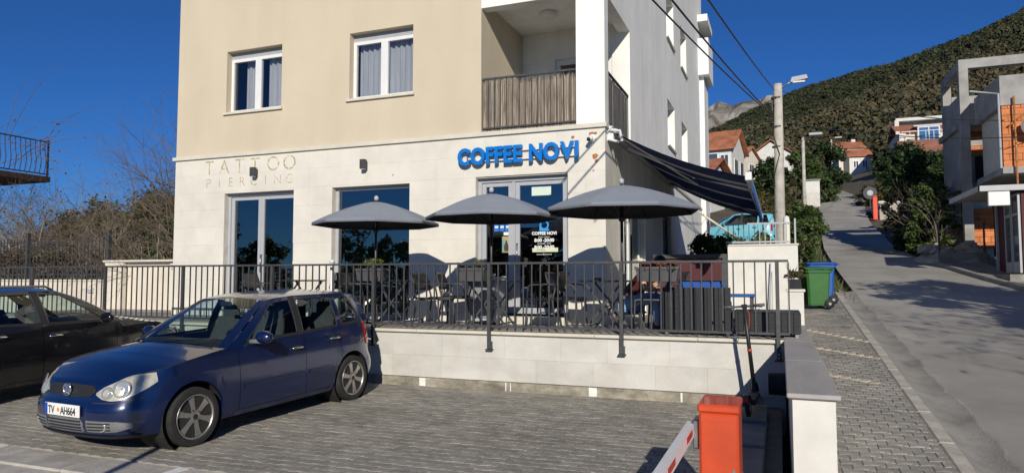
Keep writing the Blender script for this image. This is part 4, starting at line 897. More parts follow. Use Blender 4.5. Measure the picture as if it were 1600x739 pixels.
MB().tube([(-.23,.27,1.155),(-.12,.29,1.15),(0,.305,1.15),(.12,.29,1.15),(.23,.27,1.155)],.013,10).build('handlebar','iron',SC,smooth=True)
for s in (-1,1): MB().tube([(s*.11,.291,1.152),(s*.23,.27,1.156)],.019,10).build('grip','trim_dark',SC,smooth=True); MB().tube([(s*.10,.30,1.15),(s*.12,.34,1.14),(s*.2,.335,1.13)],.006,6).build('brake_lever','iron',SC)
MB().cbox(-.035,.035,.285,.345,1.13,1.175,.01).build('display','black_plastic',SC); MB().tube([(.02,.34,1.13),(.045,.36,1.05),(.035,.365,.95),(.012,.375,.86)],.004,6).build('cable','barrier_orange',SC)
fd = [(0,-.43+.128*math.cos(R(a)),.108+.128*math.sin(R(a))) for a in range(20,171,15)]; q = MB(); q.grid([[(x,p[1],p[2]) for p in fd] for x in (-.035,-.015,.015,.035)]); o = q.build('rear_fender','black_plastic',SC,smooth=True,fix=False); o.modifiers.new('t','SOLIDIFY').thickness = .004
MB().cbox(-.028,.028,-.565,-.548,.17,.215,.006).build('tail_light',mat('tail_red',(.45,.01,.01),.3),SC)
SC.location = (-.325,8.33,pz(8.3)+.11-.0); SC.rotation_euler = (0,R(-5),R(-3)); SC.location.z = pz(8.33)+.105
# ---------------------------------------------------------------- cars
paint('paint_blue', (.0032,.0135,.066), .25, .28); paint('paint_black', (.006,.006,.008), .1, .2); paint('paint_sky', (.12,.42,.52), .0, .4)
mat('alloy', (.48,.46,.43), .38, metal=.85, var=.1, scale=20); mat('brake_dark', (.03,.028,.026), .7, metal=.3, var=.3)
mat('tyre', (.022,.021,.02), .85, var=.3, scale=12, bump=.2, bscale=60); mat('trim', (.02,.02,.022), .55, var=.15); mat('trim_grey', (.16,.165,.17), .5, var=.1)
mat('lamp_cream', (.50,.48,.40), .22, metal=.25, var=.2, scale=14, coat=1); mat('lamp_bowl', (.70,.68,.60), .12, metal=.7, var=.05); mat('chrome', (.75,.76,.78), .12, metal=1, var=.02)
mat('plate_white', (.78,.78,.76), .5, var=.03); mat('plate_ink', (.02,.02,.022), .6); mat('plate_blue', (.01,.07,.38), .5); mat('seat_cloth', (.05,.052,.057), .95, var=.2, scale=30)
mat('badge_blue', (.02,.06,.2), .3, coat=1); mat('tail_lens', (.30,.008,.010), .15, var=.1, coat=1)
def cr(pts, n):
    """catmull-rom through points, n samples per span"""
    P = [np.array(p, float) for p in pts]; P = [2*P[0]-P[1]]+P+[2*P[-1]-P[-2]]; out = []
    for i in range(1, len(P)-2):
        for k in range(n):
            t = k/n; a,b,c,d = P[i-1:i+3]; out.append(.5*((2*b)+(-a+c)*t+(2*a-5*b+4*c-d)*t*t+(-a+3*b-3*c+d)*t**3))
    out.append(P[-2]); return np.array(out)
class Car:
    LF, LR, HW = 2.03, -1.87, .825
    FA, RA, WR, AR = 1.23, -1.23, .292, .350
    def __init__(s, root, body):
        s.t = root; s.body = body
        pl = cr([(2.03,0),(2.022,.22),(1.985,.45),(1.89,.64),(1.70,.76),(1.42,.812),(1.0,.824),(.4,.825),(-.4,.825),(-1.0,.824),(-1.42,.812),(-1.66,.765),(-1.80,.65),(-1.855,.42),(-1.87,0)], 30)
        s.pl = pl; d = np.gradient(pl, axis=0); nr = np.stack([-d[:,1], d[:,0]], 1)*-1; nr /= np.linalg.norm(nr, axis=1, keepdims=True); nr[nr[:,1]*pl[:,1] < -1e-6] *= 1
        # outward normals
        for i in range(len(pl)):
            if nr[i] @ (pl[i]-np.array([0,0])) < 0: nr[i] *= -1
        s.nr = nr
    def ins(s, x, z):
        side = interp(z,[.17,.24,.34,.52,.72,.86,1.0],[.07,.035,.012,0,.010,.032,.07])
        fr = interp(z,[.17,.23,.30,.42,.505,.52,.60,.68,.74,.80],[.13,.05,.012,0,.012,.035,.055,.085,.14,.22])
        re = interp(z,[.2,.28,.40,.52,.56,.75,.9,1.0],[.10,.03,.0,.01,.04,.06,.085,.12])
        wf = sm(x,1.45,1.95); wr = sm(-x,1.35,1.8); return side*(1-wf-wr)+fr*wf+re*wr
    def pt(s, i, z, off=0.):
        p = s.pl[i]; n = s.nr[i]; q = p-n*(s.ins(p[0],z)-off); return (q[0], max(q[1],0) if p[1] > 1e-6 or True else 0, z)
    def zsh(s, x): return interp(x,[-1.87,-1.5,-1.0,-.3,.5,.72,1.0,1.3,1.6,1.85,1.98,2.03],[1.01,1.005,.985,.955,.935,.925,.895,.855,.800,.745,.715,.705])
    def zbot(s, x):
        b = interp(x,[-1.87,-1.6,-1.2,1.2,1.7,2.03],[.30,.25,.19,.19,.20,.185])
        for a in (s.FA, s.RA):
            dx = abs(x-a)
            if dx < s.AR: b = max(b, .295+math.sqrt(s.AR**2-dx**2))
        return b
    def idx(s, x): return int(np.argmin(np.abs(s.pl[:,0]-x)+(0 if 1 else 0)))
    def idy(s, y):                                               # index on the nose for a given half-width
        k = 150; return int(np.argmin(np.abs(s.pl[:k,1]-abs(y))))
    def col(s, i, rows=14):
        z0 = s.zbot(s.pl[i][0]); z1 = s.zsh(s.pl[i][0]); return [s.pt(i, z0+(z1-z0)*r/rows) for r in range(rows+1)]
    def mir(s, m): m.add([(p[0],-p[1],p[2]) for p in list(m.v)], [f[::-1] for f in list(m.f)]); return m
    def panel(s, i0, i1, name, side, cut0=0, cut1=0):
        P = []
        for i in range(i0, i1+1):
            c = s.col(i); P.append(c)
        g = .0035
        P[0] = [(p[0]-(g if cut0 else 0),p[1],p[2]) for p in P[0]]; P[-1] = [(p[0]+(g if cut1 else 0),p[1],p[2]) for p in P[-1]]
        # return flanges close the panel edges
        P = ([[(p[0],p[1]-.03,p[2]) for p in P[0]]] if cut0 else [])+P+([[(p[0],p[1]-.03,p[2]) for p in P[-1]]] if cut1 else [])
        P = [[(c[0][0],max(0,c[0][1]-.035),c[0][2]+.004)]+c for c in P]
        if side < 0: P = [[(p[0],-p[1],p[2]) for p in c] for c in P]
        m = MB().grid(P); return s.fin(m.build(name, s.body, s.t, fix=True), 38)
    def fin(s, o, a=35): o.data.shade_smooth(); o.data.set_sharp_from_angle(angle=R(a)); return o
    def pad(s, ys, lo, hi, off, name, ma, parent, side=1, rows=6, front=True):
        """raised piece following the nose (ys = half-widths) or flank (ys = x positions)"""
        n = 16; P = []
        for k in range(n+1):
            y = ys[0]+(ys[-1]-ys[0])*k/n; a = interp(y, ys, lo) if ys[0] < ys[-1] else interp(-y,[-v for v in ys],lo); b = interp(y, ys, hi) if ys[0] < ys[-1] else interp(-y,[-v for v in ys],hi)
            if front: p2 = lambda z, o, y=y: s.nose(y, z, o)
            else: p2 = lambda z, o, y=y: s.flank(y, z, o)
            colm = [p2(a,-.012)]+[p2(a+(b-a)*r/rows, off) for r in range(rows+1)]+[p2(b,-.012)]
            if k == 0: P.append([p2(a+(b-a)*min(max(r-1,0),rows)/rows,-.012) for r in range(rows+3)])
            P.append(colm)
            if k == n: P.append([p2(a+(b-a)*min(max(r-1,0),rows)/rows,-.012) for r in range(rows+3)])
        P = [[(p[0],p[1]*side,p[2]) for p in c] for c in P]
        o = MB().grid(P).build(name, ma, parent, fix=True); return s.fin(o, 50)
    def nose(s, y, z, off=0.):
        ay = abs(y); k = 150; f = float(np.interp(ay, s.pl[:k,1], np.arange(k))); i = int(f); t = f-i; j = min(i+1,k)
        a = np.array(s.pt(i,z,off)); b = np.array(s.pt(j,z,off)); q = a+(b-a)*t
        return (q[0], q[1]*(1 if y >= 0 else -1), z)
    def flank(s, x, z, off=0.):
        xs_ = s.pl[120:330,0]; f = 120+float(np.interp(-x, -xs_, np.arange(len(xs_)))); i = int(f); t = f-i
        a = np.array(s.pt(i,z,off)); b = np.array(s.pt(min(i+1,len(s.pl)-1),z,off)); q = a+(b-a)*t; return (x, q[1], z)
    # roof edge
    def rail(s, x): return (interp(x,[-1.64,-1.3,-.6,-.2,.04],[.515,.545,.56,.552,.53]), interp(x,[-1.64,-1.3,-.9,-.4,-.1,.04],[1.355,1.392,1.408,1.412,1.395,1.37]))
def build_car(name, label, loc, rot, body, full=True, trimcol='trim', sx=1., sz=1., rails=False, plate=None, emblem=True, round_=False):
    t = thing(name, label, 'car', (0,0,0)); c = Car(t, body); pl = c.pl; n = len(pl)
    iF = c.idx(.66); iB = c.idx(-.345); iR = c.idx(-1.02); cow = c.idx(.80)
    for sd in (1,-1):
        c.panel(0, iF, 'front_wing', sd, 0, 1); d1 = c.panel(iF, iB, 'door', sd, 1, 1); d2 = c.panel(iB, iR, 'door', sd, 1, 1); c.panel(iR, n-1, 'rear_quarter', sd, 1, 0)
        for d, xh, zh in ((d1,-.20,.80),(d2,-.88,.845)):
            q = MB(); y = c.flank(xh,zh)[1]; q.tube([(xh+.085,y*1,zh+.004),(xh+.075,y+.028,zh+.008),(xh,y+.034,zh+.010),(xh-.075,y+.028,zh+.008),(xh-.085,y,zh+.004)],[.013,.014,.013,.014,.013],8)
            if sd < 0: q.v = [(p[0],-p[1],p[2]) for p in q.v]
            q.build('handle', 'chrome' if full else body, d, smooth=True)
            q = MB(); P = [[(xh-.07+.14*i/6, c.flank(xh-.07+.14*i/6,zh-.035+.07*j/4,.0012)[1]*sd, zh-.035+.07*j/4) for j in range(5)] for i in range(7)]
            q.grid(P); q.build('handle_recess', 'trim', d, fix=False)
        c.pad([.60,-.30],[.462,.470],[.512,.520],.012,'moulding',body,d1,sd,3,False); c.pad([-.40,-.85],[.472,.480],[.522,.530],.012,'moulding',body,d2,sd,3,False)
        c.pad([.72,-.80],[.19,.19],[.245,.245],.006,'sill',body,t,sd,2,False)
    # bonnet
    P = []
    def brow(i, rows=12):
        p = c.col(i)[-1]; xx, yy, z_ = p; w_ = (yy/.75); dx = .17*sm(-xx,-1.5,-.80)*1.0; out = []
        for r in range(rows+1):
            u = 1-2*r/rows; out.append((xx+dx*(1-u*u)*w_, yy*u, z_+.052*w_**2*(1-u*u)+.012*w_**2*(abs(u)>.55)*(0)))
        return out
    for i in range(0, cow+1): P.append(brow(i))
    bonnet = c.fin(MB().grid(P).build('bonnet', body, t, fix=True), 40)
    for sd in (1,-1):
        MB().tube([(p_[0],p_[1]*sd,p_[2]+.001) for p_ in [c.col(i)[-1] for i in range(c.idx(1.82), cow+1, 2)]],.004,5,False).build('bonnet_seam','trim',bonnet)
    base = brow(cow, 16); cz = base[0]
    # windscreen
    ry, rzv = c.rail(.04); top = []
    for r in range(17):
        u = 1-2*r/16; top.append((.04+.075*(1-u*u), ry*u, rzv+.045*(1-u*u)))
    def lerp(a,b,k): return tuple(a[q]+(b[q]-a[q])*k for q in range(3))
    ws = [[tuple(np.array(lerp(base[r], top[r], k/10))+np.array([.05,0,.045])*math.sin(math.pi*k/10)*(1-(1-2*r/16)**2)) for r in range(17)] for k in range(11)]
    wsm = MB().grid([row[1:-1] for row in ws[0:11]]).build('windscreen', 'car_glass', t, smooth=True, fix=True)
    c.fin(MB().grid([[row[0],row[1]] for row in ws]).build('screen_pillar', body, t), 40); c.fin(MB().grid([[row[-2],row[-1]] for row in ws]).build('screen_pillar', body, t), 40)
    cw = MB().grid([[tuple(np.array(base[r])+np.array([-.13*k,0,.004-.03*k])) for r in range(17)] for k in (0,1)]).build('scuttle', 'trim', t, smooth=True)
    for y0 in (-.48,.10):
        q = MB(); q.tube([(.88,y0+.0,.985),(.86,y0+.25,1.0),(.80,y0+.46,1.01)],.009,6); q.build('wiper','trim',t)
    # roof
    P = []
    for k in range(15):
        x = .04-1.68*k/14; yr, zr = c.rail(x); dx = .075*(1-k/14)-.05*(k/14)
        P.append([(x+dx*(1-u*u), yr*u, zr+(.045+.012*math.sin(math.pi*k/14))*(1-u**2)) for u in [1-2*r/16 for r in range(17)]])
    roof = c.fin(MB().grid(P).build('roof', body, t, fix=True), 40); rear_top = P[-1]
    # tailgate glass and panel
    bl = []
    hb = [c.pt(i, c.zsh(pl[i][0])) for i in range(c.idx(-1.78), n)]
    yb_ = hb[0][1]
    for r in range(17):
        u = 1-2*r/16; bl.append((-1.70-.07*(1-u*u), .60*u, 1.03))
    rg = [[lerp(rear_top[r], bl[r], k/6) for r in range(17)] for k in range(7)]
    MB().grid([row[2:-2] for row in rg]).build('rear_window', 'car_glass', t, smooth=True)
    c.fin(MB().grid([row[:3] for row in rg]).build('tail_pillar', body, t)); c.fin(MB().grid([row[-3:] for row in rg]).build('tail_pillar', body, t))
    sh = [c.pt(i, c.zsh(pl[i][0])) for i in range(c.idx(-1.62), n)]
    MB().grid([[bl[8-8+0] if 0 else (-1.70-.07*(1-u*u),.60*u,1.03) for u in [1-2*r/16 for r in range(17)]],[(-1.735-.07*(1-u*u),.66*u,1.005) for u in [1-2*r/16 for r in range(17)]]]).build('tailgate_edge', body, t)
    # side glass house
    colsx = [(.80,.04),(.56,-.075),(-.255,-.30),(-.355,-.40),(-.985,-1.03),(-1.08,-1.11),(-1.50,-1.385),(-1.72,-1.64)]
    vs_ = [0,.06,.2,.4,.6,.8,.90,1.0]
    for sd in (1,-1):
        def gp(xb, xt, v):
            yb, zb = c.flank(max(xb,-1.6), c.zsh(xb))[1], c.zsh(xb)
            if xb < -1.6: yb = .66
            yt, zt = c.rail(xt); return (xb+(xt-xb)*v, (yb+(yt-yb)*v+.022*math.sin(math.pi*v))*sd, zb+(zt-zb)*v)
        for k, ((b0,t0),(b1,t1)) in enumerate(zip(colsx, colsx[1:])):
            nn = 6; glassy = k in (1,3,5)
            def blk(va, vb, ma, nm, off=0., b0=b0,t0=t0,b1=b1,t1=t1):
                P = [[gp(b0+(b1-b0)*a/nn, t0+(t1-t0)*a/nn, v) for v in [va+(vb-va)*q/5 for q in range(6)]] for a in range(nn+1)]
                if off: P = [[(p[0],p[1]-off*sd,p[2]) for p in r_] for r_ in P]
                return c.fin(MB().grid(P).build(nm, ma, t), 40)
            if glassy:
                blk(0,.06,'trim','waist_seal',-.003); blk(.06,.90,'car_glass','side_window',.006); blk(.90,1.0,body,'roof_rail')
                e = MB()
                loop = [gp(b0,t0,.06),gp((b0+b1)/2,(t0+t1)/2,.06),gp(b1,t1,.06),gp(b1,t1,.35),gp(b1,t1,.65),gp(b1,t1,.9),gp((b0+b1)/2,(t0+t1)/2,.9),gp(b0,t0,.9),gp(b0,t0,.65),gp(b0,t0,.35),gp(b0,t0,.06)]
                e.tube(loop,.008,6,False); e.build('window_seal','trim',t)
            else: blk(0,1.0,'trim' if k == 2 else body,'pillar')
        # mirror
        q = MB(); q.blob((.43,.93*sd,1.0),(.075,.115,.075),3,0); q.v = [(p[0] if p[0] > .385 else .385+(p[0]-.385)*.15, p[1], p[2]) for p in q.v]; mo = q.build('mirror', body, t, smooth=True)
        q = MB(); q.tube([(.47,.765*sd,.95),(.46,.86*sd,.955),(.44,.95*sd,.945)],[.03,.024,.018],8); q.build('mirror_foot','trim_grey',mo,smooth=True)
    # wheels
    for ax in (c.FA, c.RA):
        for sd in (1,-1):
            y0 = .735*sd; wr = c.WR
            prof = [(.205,-.07),(.214,-.086),(.25,-.093),(.285,-.086),(wr-.002,-.062),(wr,-.03),(wr,.03),(wr-.002,.062),(.285,.086),(.25,.093),(.214,.086),(.205,.07)]
            wo = MB().lathe([(r,h*sd) for r,h in prof],(ax,y0,wr),36,'y').build('wheel','tyre',t,smooth=True); wo.data.set_sharp_from_angle(angle=R(50))
            MB().lathe([(.206,-.06*sd),(.206,.078*sd),(.215,.090*sd),(.222,.088*sd),(.205,.066*sd),(.195,-.06*sd)],(ax,y0,wr),36,'y',False).build('rim','alloy',wo,smooth=True)
            MB().lathe([(.01,.018*sd),(.15,.018*sd),(.18,-.02*sd),(.18,-.06*sd)],(ax,y0,wr),24,'y').build('brake','brake_dark',wo,smooth=True)
            q = MB()
            for k in range(6):
                a = 2*math.pi*k/6+.3; ca, sa = math.cos(a), math.sin(a); px_, pz_ = -sa, ca
                V = []
                for r, hw, yo in ((.035,.034,.072),(.11,.027,.078),(.17,.036,.076),(.208,.056,.068)):
                    for w_, dy in ((-hw,-.03),(hw,-.03),(hw*.8,0),(-hw*.8,0)): V.append((ax+ca*r+px_*w_, y0+sd*(yo+dy), wr+sa*r+pz_*w_))
                q.add(V, [(i*4+j,i*4+(j+1)%4,i*4+4+(j+1)%4,i*4+4+j) for i in range(3) for j in range(4)]+[(3,2,1,0),(12,13,14,15)])
            q.lathe([(.055,.03*sd),(.058,.072*sd),(.04,.080*sd),(.001,.082*sd)],(ax,y0,wr),18,'y',False); q.build('spokes','alloy',wo).data.set_sharp_from_angle(angle=R(30))
            for k in range(5):
                a = 2*math.pi*k/5; q = MB(); q.tube([(ax+.05*math.cos(a)*1.35,y0+.07*sd,wr+.05*math.sin(a)*1.35),(ax+.05*math.cos(a)*1.35,y0+.083*sd,wr+.05*math.sin(a)*1.35)],.008,6); q.build('wheel_bolt','brake_dark',wo)
            q = MB(); q.lathe([(.028,.082*sd),(.028,.086*sd),(.001,.087*sd)],(ax,y0,wr),14,'y',False); q.build('hub_cap','brake_dark',wo)
            q = MB(); q.lathe([(.352,.40*sd),(.352,.79*sd)],(ax,0,.295),30,'y',False); q.lathe([(.352,.42*sd),(.01,.42*sd)],(ax,0,.295),30,'y',False); q.build('wheel_arch_liner','black_rubber',t)
    # underbody and cabin
    MB().box(-1.7,1.75,-.62,.62,.20,.34).build('underbody','black_rubber',t); MB().box(-1.6,.7,-.72,.72,.345,.44).build('cabin_floor','trim',t)
    P = [[(x,y,z) for y in (-.70,-.35,0,.35,.70)] for x, z in ((.80,.90),(.66,.955),(.42,.95),(.36,.90),(.36,.55))]; MB().grid(P).build('dashboard','trim',t,smooth=True)
    st_ = MB(); cs = Vector((.24,.36,.90)); ax_ = Vector((-.85,0,.5)).normalized(); u_ = Vector((0,1,0)); v_ = ax_.cross(u_)
    st_.tube([cs+(u_*math.cos(a)+v_*math.sin(a))*.18 for a in [2*math.pi*k/20 for k in range(21)]],.014,8,False); st_.tube([cs-u_*.17,cs+u_*.17],.016,6); st_.tube([cs,cs-ax_*.2],.03,8); st_.build('steering_wheel','trim',t,smooth=True)
    for xs_, yy_ in ((-.05,.36),(-.05,-.36),(-.95,.36),(-.95,-.36)):
        q = MB(); q.cbox(xs_-.05,xs_+.45,yy_-.24,yy_+.24,.45,.60,.05)
        P = []
        for k in range(7):
            u = k/6; w_ = .24-.07*u**3; P.append([(xs_-.03-.20*u-.0+(.055 if f else -.055)*(1-.4*u), yy_+sg*w_, .56+.58*u) for f, sg in ((1,-1),(1,1),(0,1),(0,-1),(1,-1))])
        q.grid(P); q.build('seat','seat_cloth',t,smooth=True)
        q = MB(); q.cbox(xs_-.30,xs_-.20,yy_-.13,yy_+.13,1.10,1.29,.04); q.build('headrest','seat_cloth',t)
    MB().cbox(.10,.14,-.09,.09,1.30,1.36,.015).build('mirror_inside','trim',t)
    # nose: grille, bumper, lamps
    for sd in (1,-1):
        hl = c.pad([.375,.45,.54,.62,.70,.755,.785],[.606,.566,.550,.556,.590,.640,.700],[.622,.672,.712,.742,.764,.778,.784],.010,'headlight','lamp_cream',t,sd,8)
        for yv, zv, rr_ in ((.625,.655,.086),(.495,.622,.060)):
            p = np.array(c.nose(yv,zv,.012)); q = MB(); q.lathe([(rr_,-.004),(rr_*.95,.006),(rr_*.6,-.002),(rr_*.2,-.006),(.001,.004)],(0,0,0),22,'x',False)
            i = c.idy(yv); nn = c.nr[i]; a = math.atan2(nn[1],nn[0])*.75; Mx = Matrix.Translation((p[0],p[1]*sd,p[2])) @ Matrix.Rotation(a*sd,4,'Z') @ Matrix.Rotation(R(-18),4,'Y')
            q.v = [tuple(Mx @ Vector(v)) for v in q.v]; q.build('reflector','lamp_bowl',hl,smooth=True)
        c.pad([.30,.45,.60,.70],[.265,.262,.268,.30],[.375,.372,.366,.345],.004,'bumper_vent','trim_grey',t,sd,4)
        for k in range(3): c.pad([.315,.55],[.283+k*.03,.283+k*.03],[.293+k*.03,.293+k*.03],.012,'vent_slat','trim',t,sd,1)
        p = np.array(c.nose(.47,.318,-.002)); q = MB(); q.lathe([(.048,-.03),(.048,.003),(.041,.003),(.03,-.004),(.001,-.008)],(p[0],p[1]*sd,p[2]),20,'x',False); q.build('fog_lamp','lamp_bowl',t,smooth=True)
        c.pad([.345,.62,.745],[.528,.525,.56],[.538,.535,.57],.002,'bumper_seam','trim',t,sd,1)
        tl_ = c.pad([-1.57,-1.61,-1.65],[.72,.70,.70],[.98,.985,.985],.012,'tail_lamp','tail_lens',t,sd,6,False)
    gy_ = [-.355,-.335,0,.335,.355]
    c.pad(gy_,[.63,.585,.575,.585,.63],[.64,.678,.690,.678,.64],-.004+.012,'grille','trim',t,1,4)
    for k in range(4): c.pad([-.325,0,.325],[.592+k*.024]*3,[.600+k*.024]*3,.02,'grille_slat','trim',t,1,1)
    c.pad([-.26,-.24,0,.24,.26],[.27,.255,.25,.255,.27],[.35,.385,.39,.385,.35],.004,'lower_intake','trim_grey',t,1,4)
    for k in range(4): c.pad([-.235,0,.235],[.268+k*.029]*3,[.280+k*.029]*3,.014,'intake_slat','trim',t,1,1)
    c.pad([-.74,0,.74],[.188]*3,[.225]*3,.012,'bumper_lip','trim',t,1,2)
    if emblem:
        e = MB(); xe = c.nose(0,.64,0)[0]+.03
        e.lathe([(.060,0),(.062,.012),(.052,.014),(.050,.004)],(xe,0,.64),28,'x',False); eo = e.build('badge_ring','chrome',t,smooth=True); MB().lathe([(.051,0),(.05,.005),(.001,.006)],(xe,0,.64),24,'x',False).build('badge_disc','badge_blue',eo,smooth=True)
        e = MB()
        def stroke(a, b): e.bar((xe+.009,a[0],.64+a[1]),(xe+.009,b[0],.64+b[1]),.010,.007,up=(1,0,0))
        stroke((-.021,.045),(0,.006)); stroke((.021,.045),(0,.006)); stroke((-.045,.018),(-.021,-.043)); stroke((-.021,-.043),(0,.002)); stroke((0,.002),(.021,-.043)); stroke((.021,-.043),(.045,.018)); e.build('badge_letters','chrome',eo)
    if plate:
        xp = c.nose(.0,.45,0)[0]+.022; po = MB().cbox(xp-.012,xp,-.26,.26,.400,.512,.003).build('number_plate','plate_white',t); MB().box(xp+.0002,xp+.0012,-.258,-.215,.402,.510).build('plate_band','plate_blue',po)
        # text reads from the front, so it runs along -y
        Mr = Matrix(((0,0,1,0),(1,0,0,0),(0,1,0,0),(0,0,0,1)))
        text_mesh(plate[0], .100, .0004, 'lettering', 'plate_ink', po, Matrix.Translation((xp+.0015,-.205,.418)) @ Mr @ Matrix.Scale(.82,4,(1,0,0)), .002, 'LEFT', .95); text_mesh(plate[1], .100, .0004, 'lettering', 'plate_ink', po, Matrix.Translation((xp+.0015,-.018,.418)) @ Mr @ Matrix.Scale(.82,4,(1,0,0)), .002, 'LEFT', .93)
        q = MB(); q.lathe([(.022,0),(.001,.0014)],(xp+.0003,-.052,.455),8,'x',False); q.build('crest',mat('crest',(.75,.28,.03),.6),po)
    if rails:
        for sd in (1,-1): MB().tube([(-.1,.56*sd,1.42),(-.2,.57*sd,1.47),(-.8,.57*sd,1.485),(-1.3,.555*sd,1.46),(-1.45,.55*sd,1.40)],.016,8).build('roof_bar','trim_grey',t,smooth=True)
    else: MB().tube([(-1.45,0,1.43),(-1.6,0,1.55)],[.006,.003],5).build('aerial','trim',t)
    t.location = loc; t.rotation_euler = (0,0,rot); t.scale = (sx,sx,sz); return t
# front axle of the blue car stands at about (-5.5, 5.4), rear axle at (-5.3, 7.9); both measured at the near wheels
hd = R(-94.5)
cb = build_car('parked_car', 'dark blue hatchback parked nose-out in front of the terrace', (0,0,0), hd, 'paint_blue', plate=('TV','AH664'))
ctr = Vector((-5.40,6.62,0)); side_ = Vector((math.cos(hd+R(90)), math.sin(hd+R(90)),0))
cb.location = ctr-side_*.80+Vector((0,0,pz(6.62))); cb.rotation_euler.x = 0; cb.rotation_euler.y = R(1.7)
ck = build_car('parked_car', 'black estate car with roof bars parked nose-in at the left edge', (0,0,0), R(88), 'paint_black', sx=1.08, sz=1.03, rails=True, emblem=False)
ck.location = (-10.35,7.05,pz(7.05)); ck.rotation_euler.y = R(-1.7)
# ---------------------------------------------------------------- walls and fence left of the house
t = thing('cream_wall', 'tall cream garden wall with thick end pier left of the building', 'wall', (-13.8,12.5,.9))
MB().box(-15.05,-11.6,12.5,12.75,.2,2.05).build('wall_body','cream_wall',t); MB().box(-15.66,-15.05,12.38,12.75,.2,2.052).build('end_pier','cream_wall',t); MB().box(-15.70,-11.6,12.34,12.78,2.054,2.10).build('coping','stone_trim',t)
t = thing('low_cream_wall', 'low cream wall carrying the tall black fence at far left', 'wall', (-20,12.5,.9))
MB().box(-30,-15.67,12.45,12.7,.2,1.58).build('wall_body','cream_wall',t); MB().box(-30,-15.67,12.42,12.73,1.581,1.625).build('coping','stone_trim',t)
for x, z, w_ in ((-16.2,1.36,'left of the thick pier'),(-18.1,1.38,'above the black car roof'),(-13.5,1.95,'high on the taller wall')):
    y = 12.45 if x < -15.6 else 12.5; l = thing('bulkhead_light', 'small white square lamp on the cream wall, '+w_, 'lamp', (x,y,z), 0, 'white wall lamps on the cream walls')
    MB().cbox(x-.09,x+.09,y-.055,y-.001,z-.07,z+.07,.012).build('housing','white_wall',l); MB().cbox(x-.06,x+.06,y-.062,y-.056,z-.045,z+.03,.003).build('lens','frame_grey',l)
t = thing('tall_fence', 'tall black iron fence on the low cream wall', 'fence', (-20,12.6,1.62))
for z in (1.75,2.62): MB().bar((-30,12.58,z),(-15.72,12.58,z),.035,.03).build('rail','iron',t)
x = -29.9
while x < -15.8: MB().bar((x,12.58,1.63),(x,12.58,2.70),.018).build('bar','iron',t); x += .135
for x in (-26,-22.2,-18.75,-15.75): MB().bar((x,12.54,1.62),(x,12.54,2.86),.085).build('post','iron',t); 
# ---------------------------------------------------------------- neighbour's balcony
t = thing('iron_balcony', 'rusty wrought iron balcony of a neighbouring house at the left edge', 'balcony', (-26,16,5))
MB().box(-32,-24.1,14.9,16.8,5.05,5.24).build('slab','wood_dark',t); MB().box(-34,-29.5,16.8,17.0,-.5,9).build('house_wall','plaster_white',t)
for z in (5.33,6.48): MB().bar((-32,14.95,z),(-24.2,14.95,z),.04).build('rail','iron_brown',t); MB().bar((-24.2,14.95,z),(-24.2,16.8,z),.04).build('rail','iron_brown',t)
x = -31.9
while x < -24.15:
    q = MB(); q.tube([(x,14.95,5.33),(x,14.88,5.55),(x,14.84,5.8),(x,14.92,6.1),(x,14.95,6.48)],.014,5); q.build('baluster','iron_brown',t); x += .155
for k in range(10):
    y = 15.1+k*.17; MB().tube([(-24.2,y,5.33),(-24.13,y,5.6),(-24.11,y,5.8),(-24.18,y,6.1),(-24.2,y,6.48)],.014,5).build('baluster','iron_brown',t)
MB().bar((-24.2,16.75,5.1),(-24.2,16.75,6.55),.05).build('corner_post','iron_brown',t)
# ---------------------------------------------------------------- plants
def branches(m, p, d, ln, r, depth, rng, tips, spread=.6, droop=0., taper=.62, nb=(2,4), seg=3, sides=5):
    pts = [p]; rr = [r]; dd = d.copy()
    for k in range(seg):
        dd = (dd+Vector((rng.normal(0,.13),rng.normal(0,.13),rng.normal(0,.10)-droop))).normalized(); pts.append(pts[-1]+dd*(ln/seg)); rr.append(r*(1-(1-taper)*(k+1)/seg))
    m.tube(pts, rr, sides if r > .012 else 3, False); tips.append(pts[-1])
    if depth <= 0: return
    for i in range(int(rng.integers(nb[0], nb[1]+1))):
        k = int(rng.integers(1, seg+1)); a = Vector((rng.normal(),rng.normal(),rng.normal()+.25)).normalized()
        nd = (dd*(1-spread)+a*spread).normalized(); branches(m, pts[k], nd, ln*rng.uniform(.55,.85), rr[k]*rng.uniform(.55,.8), depth-1, rng, tips, spread, droop, taper, nb, seg, sides)
def bare_shrub(x, y, z, h, seed, label, name='bare_shrub', ma='twig', leaf=None, stems=5, depth=4, spread=.55, lean=(0,0), lsize=.05, nl=2, group='leafless shrubs behind the fence', cat='shrub', r0=.05, bushy=None):
    rng = np.random.default_rng(seed); t = thing(name, label, cat, (x,y,z), 0, group); m = MB(); tips = []
    for s_ in range(stems):
        a = rng.uniform(0,6.28); d = Vector((math.cos(a)*.45+lean[0],math.sin(a)*.45+lean[1],1)).normalized()
        branches(m, Vector((x+rng.normal(0,.15),y+rng.normal(0,.15),z)), d, h*.42, r0*rng.uniform(.7,1.1), depth, rng, tips, spread)
    m.build('branches', ma, t, smooth=True, fix=False)
    if leaf:
        T_ = np.array([tuple(p) for p in tips]); T_ = T_[rng.random(len(T_)) < (bushy or .5)]; V, Fq = leaf_arrays(T_, [.10]*len(T_), nl, lsize, seed=seed); np_mesh('leaves', V-np.array([x,y,z]), Fq, leaf, t)
    return t
